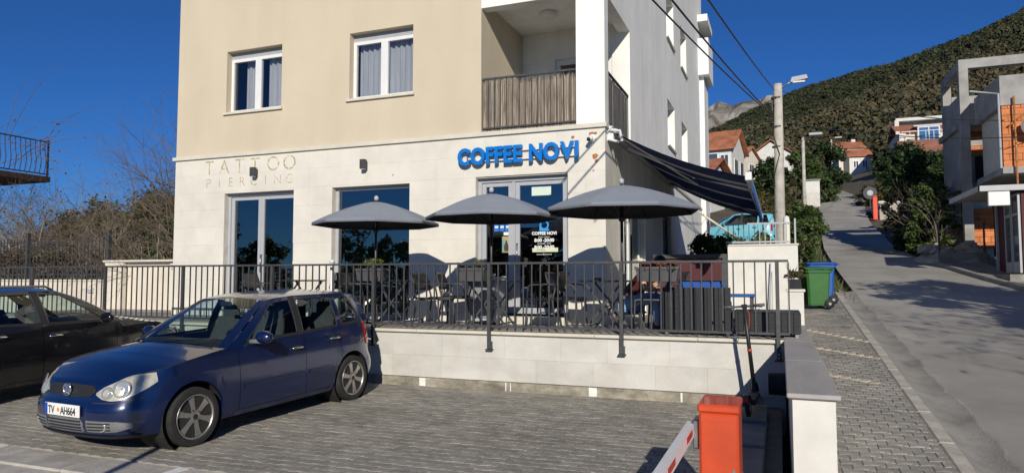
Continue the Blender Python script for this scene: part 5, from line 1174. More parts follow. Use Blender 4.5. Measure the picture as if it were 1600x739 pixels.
def leafy_tree(name, x, y, z, h, rx, label, cat, leaf, seed, lsize=.06, clumps=70, per=90, trunk=.12, group=None, base=.25, ry=None, flat=.8, shape='round', bark='bark', cr_=.24):
    rng = np.random.default_rng(seed); t = thing(name, label, cat, (x,y,z), 0, group); m = MB(); ry = ry or rx; C = []; Rr = []
    for i in range(clumps):
        u = rng.random(); zz = base+(1-base)*u
        w_ = math.sin(math.pi*(.12+.80*u))**.7 if shape == 'round' else (1-u)**.6*1.1 if shape == 'cone' else (.55+.45*math.sin(math.pi*u))
        a = rng.uniform(0,6.28); r = math.sqrt(rng.random())*w_*(.98); C.append((x+rx*r*math.cos(a)+rng.normal(0,.06)*rx, y+ry*r*math.sin(a), z+h*zz*(.93+.1*rng.random()))); Rr.append(rx*cr_*rng.uniform(.6,1.35))
    tips = []
    m.tube([(x,y,z-.3),(x+rng.normal(0,.05),y,z+h*.2),(x+rng.normal(0,.1)*rx,y,z+h*.5),(x+rng.normal(0,.1)*rx,y,z+h*.85)],[trunk*1.2,trunk,trunk*.6,trunk*.15],8,False)
    for c_ in C[::3]:
        p0 = Vector((x,y,z+h*min(.6,max(.12,(c_[2]-z)/h*.55)))); p1 = Vector(c_); mid = (p0+p1)/2+Vector((rng.normal(0,.08),rng.normal(0,.08),.1*rx)); m.tube([p0,mid,p1],[trunk*.4,trunk*.25,trunk*.08],4,False)
    m.build('trunk', bark, t, smooth=True, fix=False)
    V, Fq = leaf_arrays(C, Rr, per, lsize, flat=flat, shell=.35, seed=seed); np_mesh('crown', V-np.array([x,y,z]), Fq, leaf, t); return t
# left garden: leafless tangle, some evergreen
gz = .9
L_ = [(-17.2,14.3,3.5,'bare shrub with pale twigs just behind the fence, nearest the thick pier'),(-18.9,14.0,3.4,'bare shrub behind the fence right of the middle fence post'),(-20.6,14.4,4.0,'bare shrub behind the fence left of the middle fence post'),(-22.3,14.1,4.6,'bare shrub under the iron balcony'),(-16.0,15.6,3.8,'bare shrub rising behind the thick wall pier'),(-19.5,16.8,3.9,'bare shrub in the second row under open sky'),(-22.6,17.5,6.0,'large bare bush below the balcony slab, second row'),(-24.3,14.2,4.8,'bare shrub at the left picture edge behind the fence'),(-18.0,15.4,3.6,'brown bare shrub in the second row near the fence post beside the pier'),(-20.9,15.9,4.4,'brown bare shrub in the second row behind the middle fence post'),(-24.6,16.8,6.0,'tall bare shrub under the balcony at the left edge, second row')]
for i, (x,y,h,lb0) in enumerate(L_): bare_shrub(x,y,gz-.2,h,20+i,lb0,ma='twig' if i % 2 else 'twig_pale',leaf='leaf_dry' if i % 3 else 'leaf_olive',stems=11,depth=4,nl=1,lsize=.045,bushy=.12)
bare_shrub(-14.7,15.3,gz,6.6,41,'tall leafless tree close to the left edge of the building','bare_tree','twig',None,12,5,.42,(.05,0),group=None,cat='tree',r0=.06)
leafy_tree('evergreen_shrub',-16.6,15.6,gz-.3,3.5,1.0,'green-yellow leafy shrub between the bare shrubs and the building','shrub','leaf_mid',5,.06,80,110,.07,None,.08,.9,.9,'flat',cr_=.26)
leafy_tree('hedge',-20.6,16.6,gz-.5,3.4,4.4,'dense olive-brown hedge behind the front row of bare shrubs','hedge','leaf_olive',6,.07,230,130,.08,None,.03,.8,.7,'flat',cr_=.11)
leafy_tree('hedge',-23.5,20.5,gz-.5,4.7,5.0,'dark overgrown hedge at the back under the open sky','hedge','leaf_dark',7,.09,170,110,.08,None,.03,1.2,.7,'flat',cr_=.13)
leafy_tree('hedge',-14.9,17.5,gz-.5,4.0,1.9,'dark hedge behind the cream wall next to the building','hedge','leaf_olive',8,.07,110,120,.08,None,.03,.9,.7,'flat',cr_=.2)
leafy_tree('hedge',-20.5,13.6,gz-.6,2.0,4.6,'brown withered climbing hedge right behind the tall fence','hedge','leaf_dry',9,.055,190,70,.04,None,.03,.5,.7,'flat',cr_=.085)
# vine shoots trailing from the balcony
t = thing('vine', 'long leafless vine shoots arching from the iron balcony into the sky', 'vine', (-21.9,15.2,5.4)); q = MB(); rng = np.random.default_rng(3); tips = []
for k in range(16):
    p = Vector((-24.6+rng.uniform(-1.4,.8),15.8+rng.uniform(-.4,.8),5.7+rng.uniform(-.3,1.0))); d = Vector((rng.uniform(.3,1),rng.uniform(-.2,.2),rng.uniform(.1,.9))).normalized(); pts = [p]; ln = rng.uniform(1.6,4.6); n_ = 10
    for j in range(n_): d = (d+Vector((0.02,rng.normal(0,.05),-.085-rng.normal(0,.05)))).normalized(); pts.append(pts[-1]+d*ln/n_)
    q.tube(pts,[.012*(1-.7*j/n_) for j in range(n_+1)],4,False); tips += [tuple(pts[j]) for j in (6,8,9,10)]
q.tube([(-25.4,16,6.6),(-24.9,16,7.9),(-24.3,16,8.6)],[.014,.01,.004],4,False)
q.build('shoots','twig',t,smooth=True,fix=False); V,Fq = leaf_arrays(tips[::4],[.02]*len(tips[::4]),2,.055,seed=2); np_mesh('leaves',V-np.array(wl(t)),Fq,'leaf_dry',t)
# ---------------------------------------------------------------- light blue car behind the hedge
kb = build_car('parked_car','light blue small old car half hidden behind the awning and hedge',(-2.0,31.5,0),R(178),'paint_sky',full=False,sx=.92,sz=1.06,emblem=False); kb.location = (-1.75,31.0,2.86)
# ---------------------------------------------------------------- utility pole, lamps and wires
P1 = thing('utility_pole','concrete utility pole with street lamp beside the hedge','pole',(0,20,1.2))
MB().tube([(0,20,1.0),(.03,20,4.5),(.05,20,6.95)],[.15,.128,.105],18).build('shaft','concrete_light',P1,smooth=True)
q = MB(); q.tube([(.05,20,6.75),(.25,19.95,6.9),(.45,19.9,6.98)],.025,8); arm_ = q.build('lamp_arm','steel',P1,smooth=True)
q = MB(); q.add([(.36,19.8,6.92),(.80,19.76,6.98),(.80,19.94,6.98),(.36,19.98,6.92),(.40,19.82,7.06),(.76,19.79,7.09),(.76,19.91,7.09),(.40,19.96,7.06)],[(0,3,2,1),(4,5,6,7),(0,1,5,4),(1,2,6,5),(2,3,7,6),(3,0,4,7)]); hd_ = q.build('lamp_head','frame_grey',P1); MB().box(.42,.72,19.80,19.93,6.90,6.935).build('lamp_glass','frame_white',hd_)
q = MB()
for z in (5.75,6.55,5.2): q.tube([(.0+.0,20,z),(.0,20,z+.04)],.14,16)
q.box(-.16,-.1,19.95,20.05,6.2,6.5); q.box(-.2,-.12,19.9,20.1,6.42,6.47); q.build('bracket','iron',P1)
q = MB(); q.tube([(-.13,19.88,6.4),(-.12,19.87,5.6),(.05,19.86,5.0),(-.1,19.86,4.4),(-.09,19.86,4.1)],.012,5); q.build('cable_drop','black_plastic',P1)
q = MB(); q.tube([(-.03,19.9,3.5),(-.9,19.2,2.2)],.008,5); q.build('stay','iron',P1)
def wire(a, b, sag, label, r=.014):
    a = Vector(a); b = Vector(b); pts = [a+(b-a)*(i/24)-Vector((0,0,sag*4*(i/24)*(1-i/24))) for i in range(25)]
    o = MB().tube(pts, r, 6).build('overhead_wire','black_plastic',None,smooth=True); tag(o,label,'wire','overhead wires at the utility pole'); return o
wire((-.05,20,6.8),(-.97,6,4.8),.06,'topmost overhead wire running from the pole to the upper left')
wire((-.14,20,6.15),(-1.55,6,5.13),.10,'thick lower overhead wire crossing in front of the side wall',.016)
wire((-.16,20,6.15),(-1.88,6,5.2),.10,'middle overhead wire beside the thick lower one')
wire((.15,20,6.75),(9,27,6.9),.45,'long sagging wire from the pole to the unfinished house')
wire((.12,20,5.9),(9,26,6.2),.35,'lower sagging wire from the pole towards the right')
wire((.02,20.1,6.5),(2.6,60,13.5),.8,'wire climbing the hill from the utility pole')
def street_lamp(x, y, z, h, label):
    t = thing('street_lamp', label, 'lamp', (x,y,z), 0, 'street lamps up the hill'); MB().tube([(x,y,z-.5),(x,y,z+h)],[.12,.08],10).build('mast','concrete_light',t,smooth=True); MB().tube([(x,y,z+h-.1),(x+.5,y-.1,z+h+.1)],.03,6).build('arm','steel',t); MB().cbox(x+.3,x+1.0,y-.22,y-.0,z+h+.05,z+h+.2,.03).build('head','frame_grey',t)
street_lamp(1.35,42,4.6,5.0,'street lamp nearest behind the utility pole'); street_lamp(5.2,78,10.8,5.2,'thin street lamp mast by the trees higher up the road')
# ---------------------------------------------------------------- transformer box, letterbox
t = thing('transformer_kiosk','small white masonry kiosk left of the road','kiosk',(2.6,58,7)); MB().box(1.85,2.95,57.6,58.6,7.0,8.2).build('base','stone_pale',t); MB().box(1.85,2.95,57.6,58.6,8.2,9.15).build('cabinet','white_wall',t); MB().box(1.77,3.03,57.5,58.7,9.152,9.25).build('roof','concrete',t)
t = thing('orange_post','orange post before the low white-topped wall at the road bend','post',(5.45,47,5.2)); MB().cbox(5.33,5.58,46.9,47.15,5.2,6.6,.02).build('shaft','red_box',t); MB().cbox(5.31,5.60,46.88,47.17,6.601,6.66,.02).build('cap','red_box',t)
t = thing('roadside_wall','low stone wall with white top along the right road edge','wall',(6.3,50,5)); MB().box(5.75,7.8,47.5,55.5,4.4,6.25).build('wall_body','rock',t); MB().box(5.7,7.85,47.45,55.55,6.252,6.38).build('coping','white_wall',t)
t = thing('round_sign','dark round traffic sign beside the orange post','sign',(6.1,55,6)); MB().tube([(6.1,55.2,6),(6.1,55.2,8.0)],.04,8).build('mast','iron',t); MB().lathe([(.45,0),(.45,.03)],(6.1,55.1,7.75),20,'y').build('disc','black_plastic',t); MB().lathe([(.2,0),(.2,.01)],(6.1,55.085,7.75),16,'y').build('mark','frame_grey',t)
# ---------------------------------------------------------------- hillside houses
def house(name, label, x, y, z, w_, d_, h, rh, rot, wall, wins, over=.35, chimney=True, balcony=None, gable_front=False):
    t = thing(name, label, 'house', (0,0,0)); 
    MB().box(-w_/2,w_/2,-d_/2,d_/2,-3,h).build('wall',wall,t)
    if not gable_front:                                         # ridge along local x
        for s in (-1,1): MB().prism([(-d_/2,h+.001),(d_/2,h+.001),(0,h+rh)],'x',s*w_/2-(.2 if s>0 else 0),s*w_/2+(0 if s>0 else .2)).build('gable',wall,t)
        P = [(-d_/2-over,h-.12),(0,h+rh+.12),(d_/2+over,h-.12),(d_/2+over,h-.0),(0,h+rh+.28),(-d_/2-over,h)]; rf = MB().prism(P,'x',-w_/2-over,w_/2+over).build('roof','roof_tile',t)
    else:
        for s in (-1,1): MB().prism([(-w_/2,h+.001),(w_/2,h+.001),(0,h+rh)],'y',s*d_/2-(.2 if s>0 else 0),s*d_/2+(0 if s>0 else .2)).build('gable',wall,t)
        P = [(-w_/2-over,h-.12),(0,h+rh+.12),(w_/2+over,h-.12),(w_/2+over,h),(0,h+rh+.28),(-w_/2-over,h)]; rf = MB().prism(P,'y',-d_/2-over,d_/2+over).build('roof','roof_tile',t)
    if chimney: MB().box(.8,1.4,.2,.8,h+rh*.4,h+rh+.7).build('chimney','white_wall',rf)
    for (f, u, zz, ww, hh) in wins:
        m = MB(); p = MB()
        if f == 'f': m.box(u-ww/2,u+ww/2,-d_/2-.05,-d_/2+.02,zz,zz+hh); p.box(u-ww/2+.09,u-.04,-d_/2-.06,-d_/2-.051,zz+.09,zz+hh-.09); p.box(u+.04,u+ww/2-.09,-d_/2-.06,-d_/2-.051,zz+.09,zz+hh-.09)
        else: m.box(w_/2-.02,w_/2+.05,u-ww/2,u+ww/2,zz,zz+hh); p.box(w_/2+.051,w_/2+.06,u-ww/2+.09,u-.04,zz+.09,zz+hh-.09); p.box(w_/2+.051,w_/2+.06,u+.04,u+ww/2-.09,zz+.09,zz+hh-.09)
        wo = m.build('window','frame_white',t); p.build('pane','house_pane',wo)
    for (u0,u1,zz) in (balcony or []):
        b = MB(); b.box(u0,u1,-d_/2-1.2,-d_/2,zz-.18,zz); bo = b.build('balcony','concrete_light',t); r = MB(); r.box(u0,u1,-d_/2-1.2,-d_/2-1.15,zz+.9,zz+.96)
        k = u0
        while k < u1: r.box(k,k+.03,-d_/2-1.19,-d_/2-1.16,zz,zz+.9); k += .16
        r.build('balustrade','frame_white',bo)
    t.location = (x,y,z); t.rotation_euler.z = rot; return t
mat('house_pane', (.05,.075,.11), .08, var=.2, scale=.4, spec=.8)
house('hillside_house','white house with large red tiled roof just right of the cafe building',-7.0,66,9.9,7.4,4.4,3.2,1.75,R(-11),'white_wall',[('f',1.6,1.0,1.9,1.9),('f',3.1,1.2,.8,1.5),('f',-1.2,1.0,1.2,1.5),('s',-.8,.9,1.1,1.5),('s',1.2,.9,1.1,1.5)],.4,False,[(.4,3.6,.8)])
house('hillside_house','narrow house with small red roof and stacked balconies beside the white house',-3.15,72,10.3,1.5,3.2,3.1,1.0,R(-24),'cream_wall',[('f',0,1.6,.9,1.3),('s',0,1.3,1.0,1.3),('f',0,-.6,.9,1.2)],.25,False,[(-.75,.75,1.1),(-.75,.75,-.9)])
house('hillside_house','low annex with brown lean roof half behind the awning',-6.6,59,8.0,4.0,3.5,2.3,.9,R(-14),'white_wall',[('f',1.2,.6,.9,1.0)],.6,False)
house('hillside_house','white gabled house with dark eaves behind the utility pole',-.4,96,14.6,4.6,7,2.7,1.6,R(-6),'white_wall',[('f',-.9,.8,.8,.9)],.35,False,None,True)
house('hillside_house','small house with red roof right of the white gable',4.2,104,16.0,3.0,4,2.0,.9,R(-10),'cream_wall',[('f',0,.6,.8,.9)],.3,False)
house('hillside_house','distant cream house with red roof above the road end',9.8,116,18.2,3.6,4.0,3.0,.95,R(14),'cream_wall',[('f',-.7,1.4,.9,1.0),('f',.9,1.4,.9,1.0),('s',0,1.4,.9,1.0)],.3,True)
house('hillside_house','distant lower white house with red roof under the cream one',10.0,104,15.4,2.6,3.4,2.6,.9,R(8),'white_wall',[('f',-.5,1.0,.7,1.0),('f',.6,1.0,.7,1.0)],.3,False)
# right hillside house on a brick retaining wall
t = thing('terraced_house','long house with red roof, blue glazed dormer and terrace on a brick wall','house',(13.8,80,13)); 
MB().box(11.35,17.5,79.0,81,11,15.55).build('retaining_wall','brick_red',t); MB().box(11.6,17.5,80.4,86,15.552,16.6).build('wall','cream_wall',t)
MB().prism([(80.1,16.55),(83.2,17.75),(86.3,16.55),(86.3,16.7),(83.2,17.95),(80.1,16.72)],'x',11.4,17.6).build('roof','roof_tile',t)
MB().box(11.4,11.75,80.05,80.2,16.45,16.75).build('bargeboard','white_wall',t); dmr = MB(); dmr.box(13.35,15.35,79.9,81.8,15.553,17.1); dmr.box(13.0,15.6,79.85,82,17.1,17.22); dmr = dmr.build('dormer','white_wall',t)
for a,b in ((13.5,14.3),(14.42,15.2)): MB().box(a,b,79.86,79.895,15.7,16.95).build('pane','house_pane2' if 0 else mat('pane_blue',(.05,.14,.30),.1,var=.15,spec=.8),dmr)
q = MB()
for k in range(9): q.box(11.8+k*.7,11.84+k*.7,79.05,79.09,15.552,16.45)
q.box(11.8,17.4,79.04,79.10,16.45,16.5); q.build('terrace_rail','frame_white',t)
MB().box(11.75,12.15,83.0,83.5,17.6,18.5).build('chimney','cream_wall',t); MB().add([(12.0,80.75,16.98),(12.9,80.75,16.98),(12.9,81.9,17.42),(12.0,81.9,17.42)],[(0,1,2,3)]).build('solar_panel','house_pane',t); MB().box(11.7,12.3,80.0,80.38,15.552,16.5).build('entrance_pier','white_wall',t)
t = thing('flat_roof_villa','white flat-roofed villa behind the house with the glazed dormer','house',(15,92,15)); MB().box(13.6,20,92,97,13,20.0).build('wall','white_wall',t); MB().box(13.0,20.3,91.0,97.4,20.0,20.35).build('roof','white_wall',t)
for x in (15.9,17.0): MB().box(x,x+.7,91.9,91.995,18.6,19.7).build('window','pane_blue',t)
# ---------------------------------------------------------------- unfinished concrete house
UB = thing('unfinished_house','unfinished house of bare concrete frame and orange hollow brick','building',(9,30,2.5))
X0, Y0, Y1 = 6.0, 28.0, 30.6
for (x,y) in ((X0,Y0),(X0,Y1),(11.5,Y0)): MB().box(x,x+.28,y,y+.28,1.5,9.0).build('column','concrete_raw',UB)
MB().box(X0,12,Y0,Y0+.28,9.001,9.32).build('roof_beam','concrete_raw',UB); MB().box(X0,X0+.28,Y0+.281,Y1+.28,9.001,9.30).build('roof_beam','concrete_raw',UB); MB().box(X0+.29,12,Y1,Y1+.28,8.3,8.6).build('rear_beam','concrete_raw',UB)
MB().box(X0-.1,12.2,Y0+.30,Y1+.5,4.75,5.0).build('floor_slab','concrete_raw',UB); MB().box(X0+.29,12.2,Y0+.02,Y0+.27,7.0,7.75).build('upper_parapet','concrete_raw',UB); MB().box(X0-.1,12.2,Y0+.30,Y1+.5,6.9,7.1).build('floor_slab','concrete_raw',UB)
MB().box(X0+.02,X0+.25,Y0+.30,Y1-.01,5.0,6.899).build('side_wall','concrete_raw',UB); MB().box(X0+.02,X0+.25,29.6,Y1-.01,1.5,4.749).build('side_wall','concrete_raw',UB); MB().box(X0+.02,X0+.25,Y0+.30,Y1-.01,7.1,8.1).build('side_wall','concrete_raw',UB)
def brickwork(x0,x1,y,z0,z1,parent,bl=.33,bh=.2,axis='y'):
    r = 0; z = z0
    while z < z1-.02:
        x = x0-(bl/2 if r % 2 else 0)
        while x < x1-.02:
            a, b = max(x,x0), min(x+bl,x1)
            if b-a > .03:
                o = (MB().box(a+.006,b-.006,y+random.uniform(0,.008),y+.15,z+.006,min(z+bh,z1)-.006) if axis == 'y' else MB().box(y-.15,y-random.uniform(0,.008),a+.006,b-.006,z+.006,min(z+bh,z1)-.006)).build('brick','brick_orange',parent)
            x += bl
        z += bh; r += 1
bw = MB().box(X0+.3,7.6,29.07,29.2,5.0,6.9).build('brick_wall','mortar',UB); brickwork(X0+.3,7.6,28.95,6.05,6.9,bw)
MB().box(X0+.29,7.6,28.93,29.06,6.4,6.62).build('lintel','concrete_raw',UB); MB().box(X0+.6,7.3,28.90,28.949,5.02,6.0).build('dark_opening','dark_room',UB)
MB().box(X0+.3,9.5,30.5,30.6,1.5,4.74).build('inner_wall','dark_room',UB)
b2 = MB().box(6.3,6.95,28.5,28.6,2.0,4.6).build('brick_wall','mortar',UB); brickwork(6.35,6.95,28.36,2.7,4.1,b2); MB().box(6.12,6.32,28.3,28.5,1.8,4.74).build('pier','concrete_raw',UB)
# nearer block carrying brick above the shop
MB().box(6.42,12,25.0,25.3,6.95,7.88).build('front_parapet','concrete_raw',UB); MB().box(6.42,12,25.0,27.99,4.85,5.05).build('front_slab','concrete_raw',UB); MB().box(6.42,6.7,25.301,27.99,6.95,7.88).build('side_parapet','concrete_raw',UB)
b3 = MB().box(6.55,12,25.17,25.3,5.05,6.949).build('brick_wall','mortar',UB); brickwork(6.45,12,25.03,5.05,6.949,b3); b4 = MB().box(6.6,6.72,25.31,27.9,5.05,6.949).build('brick_wall','mortar',UB)
MB().tube([(6.35,24.9,5.0),(6.35,24.9,7.3),(5.6,24.9,7.45)],.035,8).build('scaffold_pipe','frame_grey',UB); MB().tube([(6.75,24.9,4.3),(6.75,24.9,7.2)],.03,8).build('rusty_pipe','rust',UB); MB().tube([(6.6,24.95,6.3),(7.3,24.95,6.9)],.03,6).build('rusty_pipe','rust',UB)
ds = MB(); ds.lathe([(.001,0),(.15,.02),(.26,.07),(.27,.08)],(0,0,0),20,'y',False); o = ds.build('satellite_dish','concrete',UB,smooth=True); o.location = Vector((7.1,24.6,6.2))-wl(UB)+Vector((0,0,0)); o.data.transform(Matrix.Translation(wl(UB)))
# ---------------------------------------------------------------- roadside kiosk shop
SH = thing('roadside_shop','low dark red shop with flat concrete canopy at the right edge','shop',(8,23,1.7))
MB().box(6.05,10,22.1,24.3,1.2,4.02).build('wall','maroon',SH)
MB().box(5.08,10,21.95,25.4,4.03,4.12).build('canopy','concrete_raw',SH); MB().box(5.05,10,21.92,21.948,4.0,4.15).build('canopy_edge','frame_grey',SH); MB().box(5.05,5.078,21.92,25.4,4.0,4.15).build('canopy_edge','frame_grey',SH)
MB().box(5.98,6.04,24.2,24.3,1.7,4.02).build('corner_post','frame_grey',SH)
for a, b in ((22.15,22.75),(22.8,23.4)):
    m = MB(); 
    for p in ((a,a+.07,1.8,3.95),(b-.07,b,1.8,3.95),(a+.07,b-.07,3.88,3.95),(a+.07,b-.07,3.35,3.42),(a+.07,b-.07,1.8,2.1)): m.box(5.98,6.045,*p)
    do = m.build('door','frame_grey',SH); MB().box(6.0,6.03,a+.07,b-.07,2.1,3.35).build('pane','house_pane',do); MB().box(6.0,6.03,a+.07,b-.07,3.42,3.88).build('pane','house_pane',do)
MB().box(5.6,10,21.6,24.4,1.3,1.76).build('step','concrete',SH)
sg = thing('box_sign','blank white box sign hanging under the shop canopy','sign',(5.55,22.0,3.8)); MB().cbox(5.27,5.76,21.93,22.05,3.60,3.98,.01).build('panel','frame_white',sg); MB().box(5.45,5.47,21.98,22.0,3.981,4.03).build('hanger','iron',sg)
# chain-link fence, rubble
cf = thing('wire_fence','rusty chain-link fence on a dark low wall beside the shop','fence',(5.6,26,2)); MB().box(4.95,6.3,26.6,26.8,1.3,2.5).build('low_wall','concrete',cf)
for x in (4.97,6.25): MB().tube([(x,26.7,1.8),(x,26.7,3.5)],.03,8).build('post','iron',cf)
q = MB()
for k in range(24):
    for s in (1,-1): a = 4.97+(k-8)*.09; p0 = (a,26.7,2.5); p1 = (a+s*.8,26.7,3.3); lo = [max(4.97,min(6.25,p0[0])),max(4.97,min(6.25,p1[0]))]; f = lambda xx: 2.5+(xx-a)*s; q.bar((lo[0],26.7,f(lo[0])),(lo[1]+.0001,26.7,f(lo[1])+.0001),.006) if abs(lo[1]-lo[0]) > .02 else None
tag(q.build('mesh','rust',cf), kind='stuff')
for i in range(26):
    x = 4.7+random.random()*1.7; y = 26.9+random.random()*1.6; s = random.uniform(.10,.30); q = MB(); q.blob((0,0,0),(s*1.3,s,s*.7),1,.25); o = q.build('rubble_stone','rock'); o.location = (x,y,2.2+max(0,(y-26.9))*.25+.10+random.random()*.25); o.rotation_euler.z = random.random()*6; tag(o,'pale broken stone in the rubble heap by the wire fence','stone','stones of the rubble heap beside the wire fence')
MB_r = MB(); MB_r.blob((5.6,28.0,1.9),(1.4,1.6,.75),3,.08); tag(MB_r.build('rubble_heap','rock',smooth=True),'heap of pale rubble between bush and unfinished house','rubble',kind='stuff')
# ---------------------------------------------------------------- roadside greenery
leafy_tree('roadside_bush',5.0,32.0,2.5,4.0,1.0,'big dark leafy bush at the right road edge before the unfinished house','bush','leaf_dark',31,.085,120,110,.1,None,.05,1.3,.9,'flat',cr_=.24)
leafy_tree('roadside_bush',5.15,29.0,2.2,2.9,.85,'brighter green bush with yellowish foot beside the rubble','bush','leaf_mid',32,.075,90,90,.06,None,.05,.9,.9,'flat',cr_=.24)
bare_shrub(5.3,28.6,2.4,3.4,33,'grey leafless sapling in front of the big dark bush','bare_sapling','twig_pale',None,4,4,.5,group=None,cat='tree',r0=.03)
leafy_tree('roadside_tree',8.3,47.5,5.2,3.9,1.8,'round dark tree at the right side of the road bend','tree','leaf_dark',34,.12,90,110,.16,None,.1,2.2,.9)
leafy_tree('roadside_tree',6.9,37.0,3.4,3.4,1.2,'dark evergreen tree behind the big bush','tree','leaf_dark',35,.1,90,100,.12,None,.05,1.6,.9,'flat')
leafy_tree('roadside_tree',9.6,63,8.2,3.9,2.4,'broad tree overhanging the upper road on the right','tree','leaf_dark',36,.14,90,100,.2,None,.12,2.6,.9)
leafy_tree('roadside_bush',6.6,57.2,6.6,2.0,1.3,'grey-green clipped shrub above the orange post','bush','leaf_olive',37,.08,60,80,.06,None,.05,1.2,.8)
leafy_tree('roadside_tree',4.4,74,9.9,5.0,2.3,'dark tree left of the upper road below the cream house','tree','leaf_dark',38,.14,90,100,.2,None,.08,2.6,.9)
leafy_tree('roadside_tree',2.2,70,9.2,4.2,2.0,'bushy tree behind the white kiosk','tree','leaf_mid',39,.13,80,90,.2,None,.05,2.2,.9)
leafy_tree('roadside_bush',3.6,62.5,7.9,2.4,1.2,'low shrub on the bank right of the white kiosk','bush','leaf_mid',40,.1,60,80,.08,None,.02,2.6,.8,'flat')
leafy_tree('hedge',.65,25.2,1.7,2.3,.8,'leafy hedge along the left road edge beside the utility pole','hedge','leaf_mid',41,.07,110,100,.06,None,.03,3.2,.9,'flat')
leafy_tree('hedge',-.6,35.2,2.6,2.6,1.2,'tangled hedge behind the utility pole','hedge','leaf_olive',42,.08,100,80,.06,None,.03,2.4,.9,'flat')
leafy_tree('hedge',-1.55,18.2,.6,2.1,.8,'green hedge right behind the terrace end wall under the awning','hedge','leaf_mid',43,.06,90,90,.05,None,.1,1.0,.9,'flat')
leafy_tree('hedge',-1.0,22.8,1.1,1.75,1.2,'clipped green hedge hiding the lower half of the light blue car','hedge','leaf_mid',47,.06,110,90,.05,None,.03,.8,.9,'flat')
leafy_tree('hedge',-.4,38,3.2,2.6,1.5,'grey-green scrub behind the hedge along the road','hedge','leaf_olive',44,.09,90,80,.06,None,.03,3.5,.9,'flat')
leafy_tree('garden_tree',-.6,54,6.4,3.9,1.4,'dark green tree below the white gabled house','tree','leaf_dark',45,.12,80,90,.15,None,.05,2.4,.9)
bare_shrub(.2,33,2.9,3.4,46,'leafless grey tree rising from the roadside hedge','bare_tree','twig',None,4,4,.5,group=None,cat='tree',r0=.04)
# trees and a house across the street behind the camera; the shop windows mirror them
for k, (x, y, h, lf) in enumerate([(-50,-29,8.5,'leaf_dark'),(-43,-27,6.6,'leaf_mid'),(-36,-29,8.0,'leaf_dark'),(-29.5,-27,6.4,'leaf_dark'),(-23,-29,7.6,'leaf_olive'),(-16,-27,6.2,'leaf_dark'),(-9.5,-29,7.4,'leaf_dark'),(-3,-27,6.0,'leaf_mid')]):
    leafy_tree('street_tree',x,y,-1.6,h,3.0,['dense dark tree across the street, farthest left','bushy mid-green tree across the street, second from left','tall dark tree across the street, third from left','dark tree across the street, fourth from left','olive green tree across the street, fifth from left','low dark tree across the street, third from right','tall dark tree across the street, second from right','low bright tree across the street, farthest right'][k],'tree',lf,60+k,.2,60,70,.18,'trees across the street',.08)
house('street_house','pale two-storey house across the street behind the trees',-24,-34,-1.5,9,7,5.5,1.8,R(180),'cream_wall',[('f',-2.5,3.2,1.2,1.3),('f',0,3.2,1.2,1.3),('f',2.5,3.2,1.2,1.3),('f',-2.5,.6,1.2,1.4),('f',2.5,.6,1.2,1.4)])
# trees outside the picture on the right; their shadows fall across the road
leafy_tree('street_tree',8.0,9.6,.3,6.4,2.4,'dense tree by the right kerb throwing the dark shadow across the road','tree','leaf_dark',50,.12,90,110,.2,None,.3)
bare_shrub(7.6,4.8,-.1,8.4,51,'bare tree by the right kerb throwing the branchy shadow on the road','bare_tree','twig','leaf_dry',4,5,.5,(-.15,0),.06,2,None,'tree',.12,.6)
t = thing('sign_post','thin grey sign post on the footway casting a line shadow','post',(-3.3,-1.5,-.2)); MB().tube([(-3.3,-1.5,-.25),(-3.3,-1.5,3.6)],.045,10).build('mast','steel',t,smooth=True)
# grass and weeds on the bank left of the road
g = np.random.default_rng(77); k = 2600; yv = g.uniform(17.5,60,k); xv = np.array([LX(a)-.15 for a in yv])-np.abs(g.normal(0,.45,k)); zv = np.array([max(ter(a,b),rz(b)-.2) for a,b in zip(xv,yv)]); h_ = g.uniform(.08,.32,k); an = g.uniform(0,6.28,k)
V = np.zeros((k,3,3)); V[:,0] = np.stack([xv-.02*np.cos(an),yv-.02*np.sin(an),zv],1); V[:,1] = np.stack([xv+.02*np.cos(an),yv+.02*np.sin(an),zv],1); V[:,2] = np.stack([xv+g.normal(0,.08,k),yv+g.normal(0,.08,k),zv+h_],1)
o = np_mesh('verge_grass',V.reshape(-1,3),np.arange(3*k).reshape(-1,3),'leaf_grass'); tag(o,'green and straw-coloured grass along the left road bank','grass',kind='stuff')
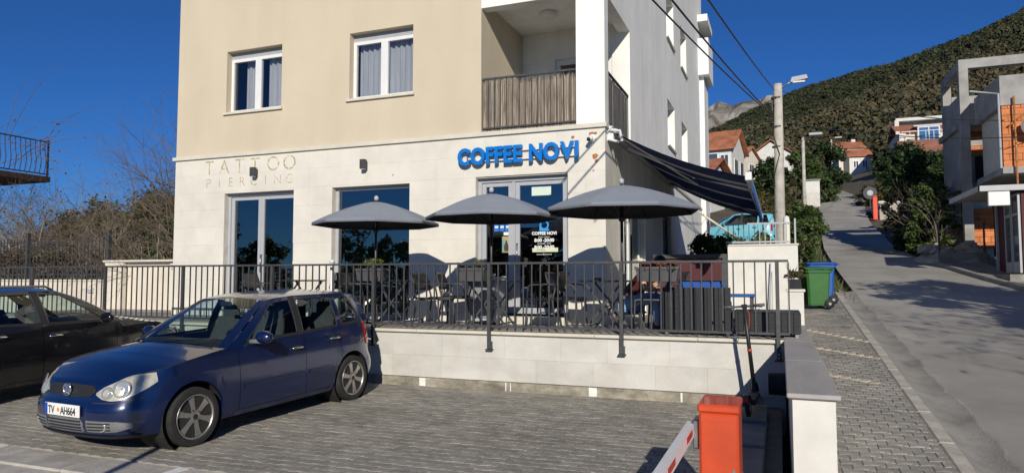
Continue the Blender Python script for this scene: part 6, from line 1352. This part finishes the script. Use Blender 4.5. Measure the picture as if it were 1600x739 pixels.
# ---------------------------------------------------------------- wooded hillside and far ridge
hw = mat('hill_wood', (.8,.8,.8), .95, var=.2, scale=.5, spec=.1)
Nn = hw.node_tree.nodes; Ll = hw.node_tree.links; at = Nn.new('ShaderNodeAttribute'); at.attribute_name = 'plant_tint'; pb = Nn['Principled BSDF']; Ll.new(at.outputs['Color'], pb.inputs['Base Color'])
g = np.random.default_rng(11); cen = []; rad = []; tin = []; houses_at = [(-6.6,65,6.5),(-1,70,4),(-7,58,5),(-.4,96,6),(4.2,104,4),(9.8,116,5),(10,104,4),(14.5,82,5),(17,94,5)]
pal = np.array([(.042,.050,.026),(.054,.060,.032),(.070,.068,.036),(.098,.080,.042),(.112,.084,.046),(.062,.065,.038),(.046,.053,.030),(.085,.076,.043),(.10,.088,.058)])
for i in range(22500):
    y = 70+(g.random()**.72)*347 if i < 15000 else g.uniform(60,170); c0 = (y/400); x = g.uniform(-52*c0-10, 172*c0+14) if i < 19000 else g.uniform(172*c0+10, 250*c0+70)
    if y < 119 and LX(min(y,160))-3.2 < x < RX(min(y,160))+3.2: continue
    if any(abs(x-hx) < r_ and -r_*1.1 < y-hy < r_*.8 for hx,hy,r_ in houses_at): continue
    s_ = g.uniform(.8,1.9)*(.95+.35*c0); cen.append((x,y,ter(x,y)+s_*.45)); rad.append(s_)
    patch = .5+.5*math.sin(x*.045+math.sin(y*.021)*2)*math.cos(y*.027+x*.013); low = 1-sm(y,130,330); k_ = int(min(8,max(0,(g.normal(.35*patch+.5*low,.22))*9))); tin.append(pal[[0,1,6,5,2,7,8,3,4][k_]]*g.uniform(.75,1.25))
cen = np.array(cen); rad = np.array(rad); per = 42; sz = np.repeat(rad,per)*.24
C_ = np.repeat(cen,per,0); d_ = g.normal(size=C_.shape); d_ /= np.linalg.norm(d_,axis=1,keepdims=True); d_[:,2] = np.abs(d_[:,2])*1.1-.25
P_ = C_+d_*np.repeat(rad,per)[:,None]*g.uniform(.55,1.1,(len(C_),1))*np.array([1,1,.85])
a_ = g.normal(size=C_.shape); a_ /= np.linalg.norm(a_,axis=1,keepdims=True); n_ = d_+g.normal(size=C_.shape)*.45; b_ = np.cross(n_,a_); b_ /= np.linalg.norm(b_,axis=1,keepdims=True); a_ = np.cross(b_,n_); a_ /= np.linalg.norm(a_,axis=1,keepdims=True)
s2 = (sz*g.uniform(.6,1.3,len(sz)))[:,None]; V = np.stack([P_-a_*s2,P_+b_*s2*.8,P_+a_*s2,P_-b_*s2*.8],1).reshape(-1,3)
o = np_mesh('hillside_wood', V, np.arange(len(V)).reshape(-1,4), 'hill_wood'); tag(o,'brown and green scrub woodland covering the hillside','woodland',kind='stuff')
ca = o.data.color_attributes.new('plant_tint','FLOAT_COLOR','POINT'); cc = np.ones((len(V),4),np.float32); cc[:,:3] = np.repeat(np.repeat(np.array(tin),per,0)*g.uniform(.85,1.15,(len(C_),1)),4,0); ca.data.foreach_set('color',cc.ravel())
mat('ridge_rock', (.10,.085,.065), .95, c2=(.36,.335,.30), scale=.018, bump=1., bscale=.06, lo=.42, hi=.64, detail=9)
rg_ = np.random.default_rng(4); xs2 = np.linspace(-420,420,90); P = []
for j in range(16):
    u = j/15; row = []
    for i, x in enumerate(xs2):
        top = 300+.07*x+1.2*math.sin(x*.05)+.9*math.sin(x*.13+1); row.append((x, 700+u*500+rg_.normal(0,9), 60+(top-60)*u+rg_.normal(0,3.0)*(u<.9)+(rg_.normal(0,.5) if u > .9 else 0)))
    P.append(row)
P.append([(x,1500,0) for x in xs2]); tag(MB().grid(P).build('mountain','ridge_rock',fix=False), kind='structure')
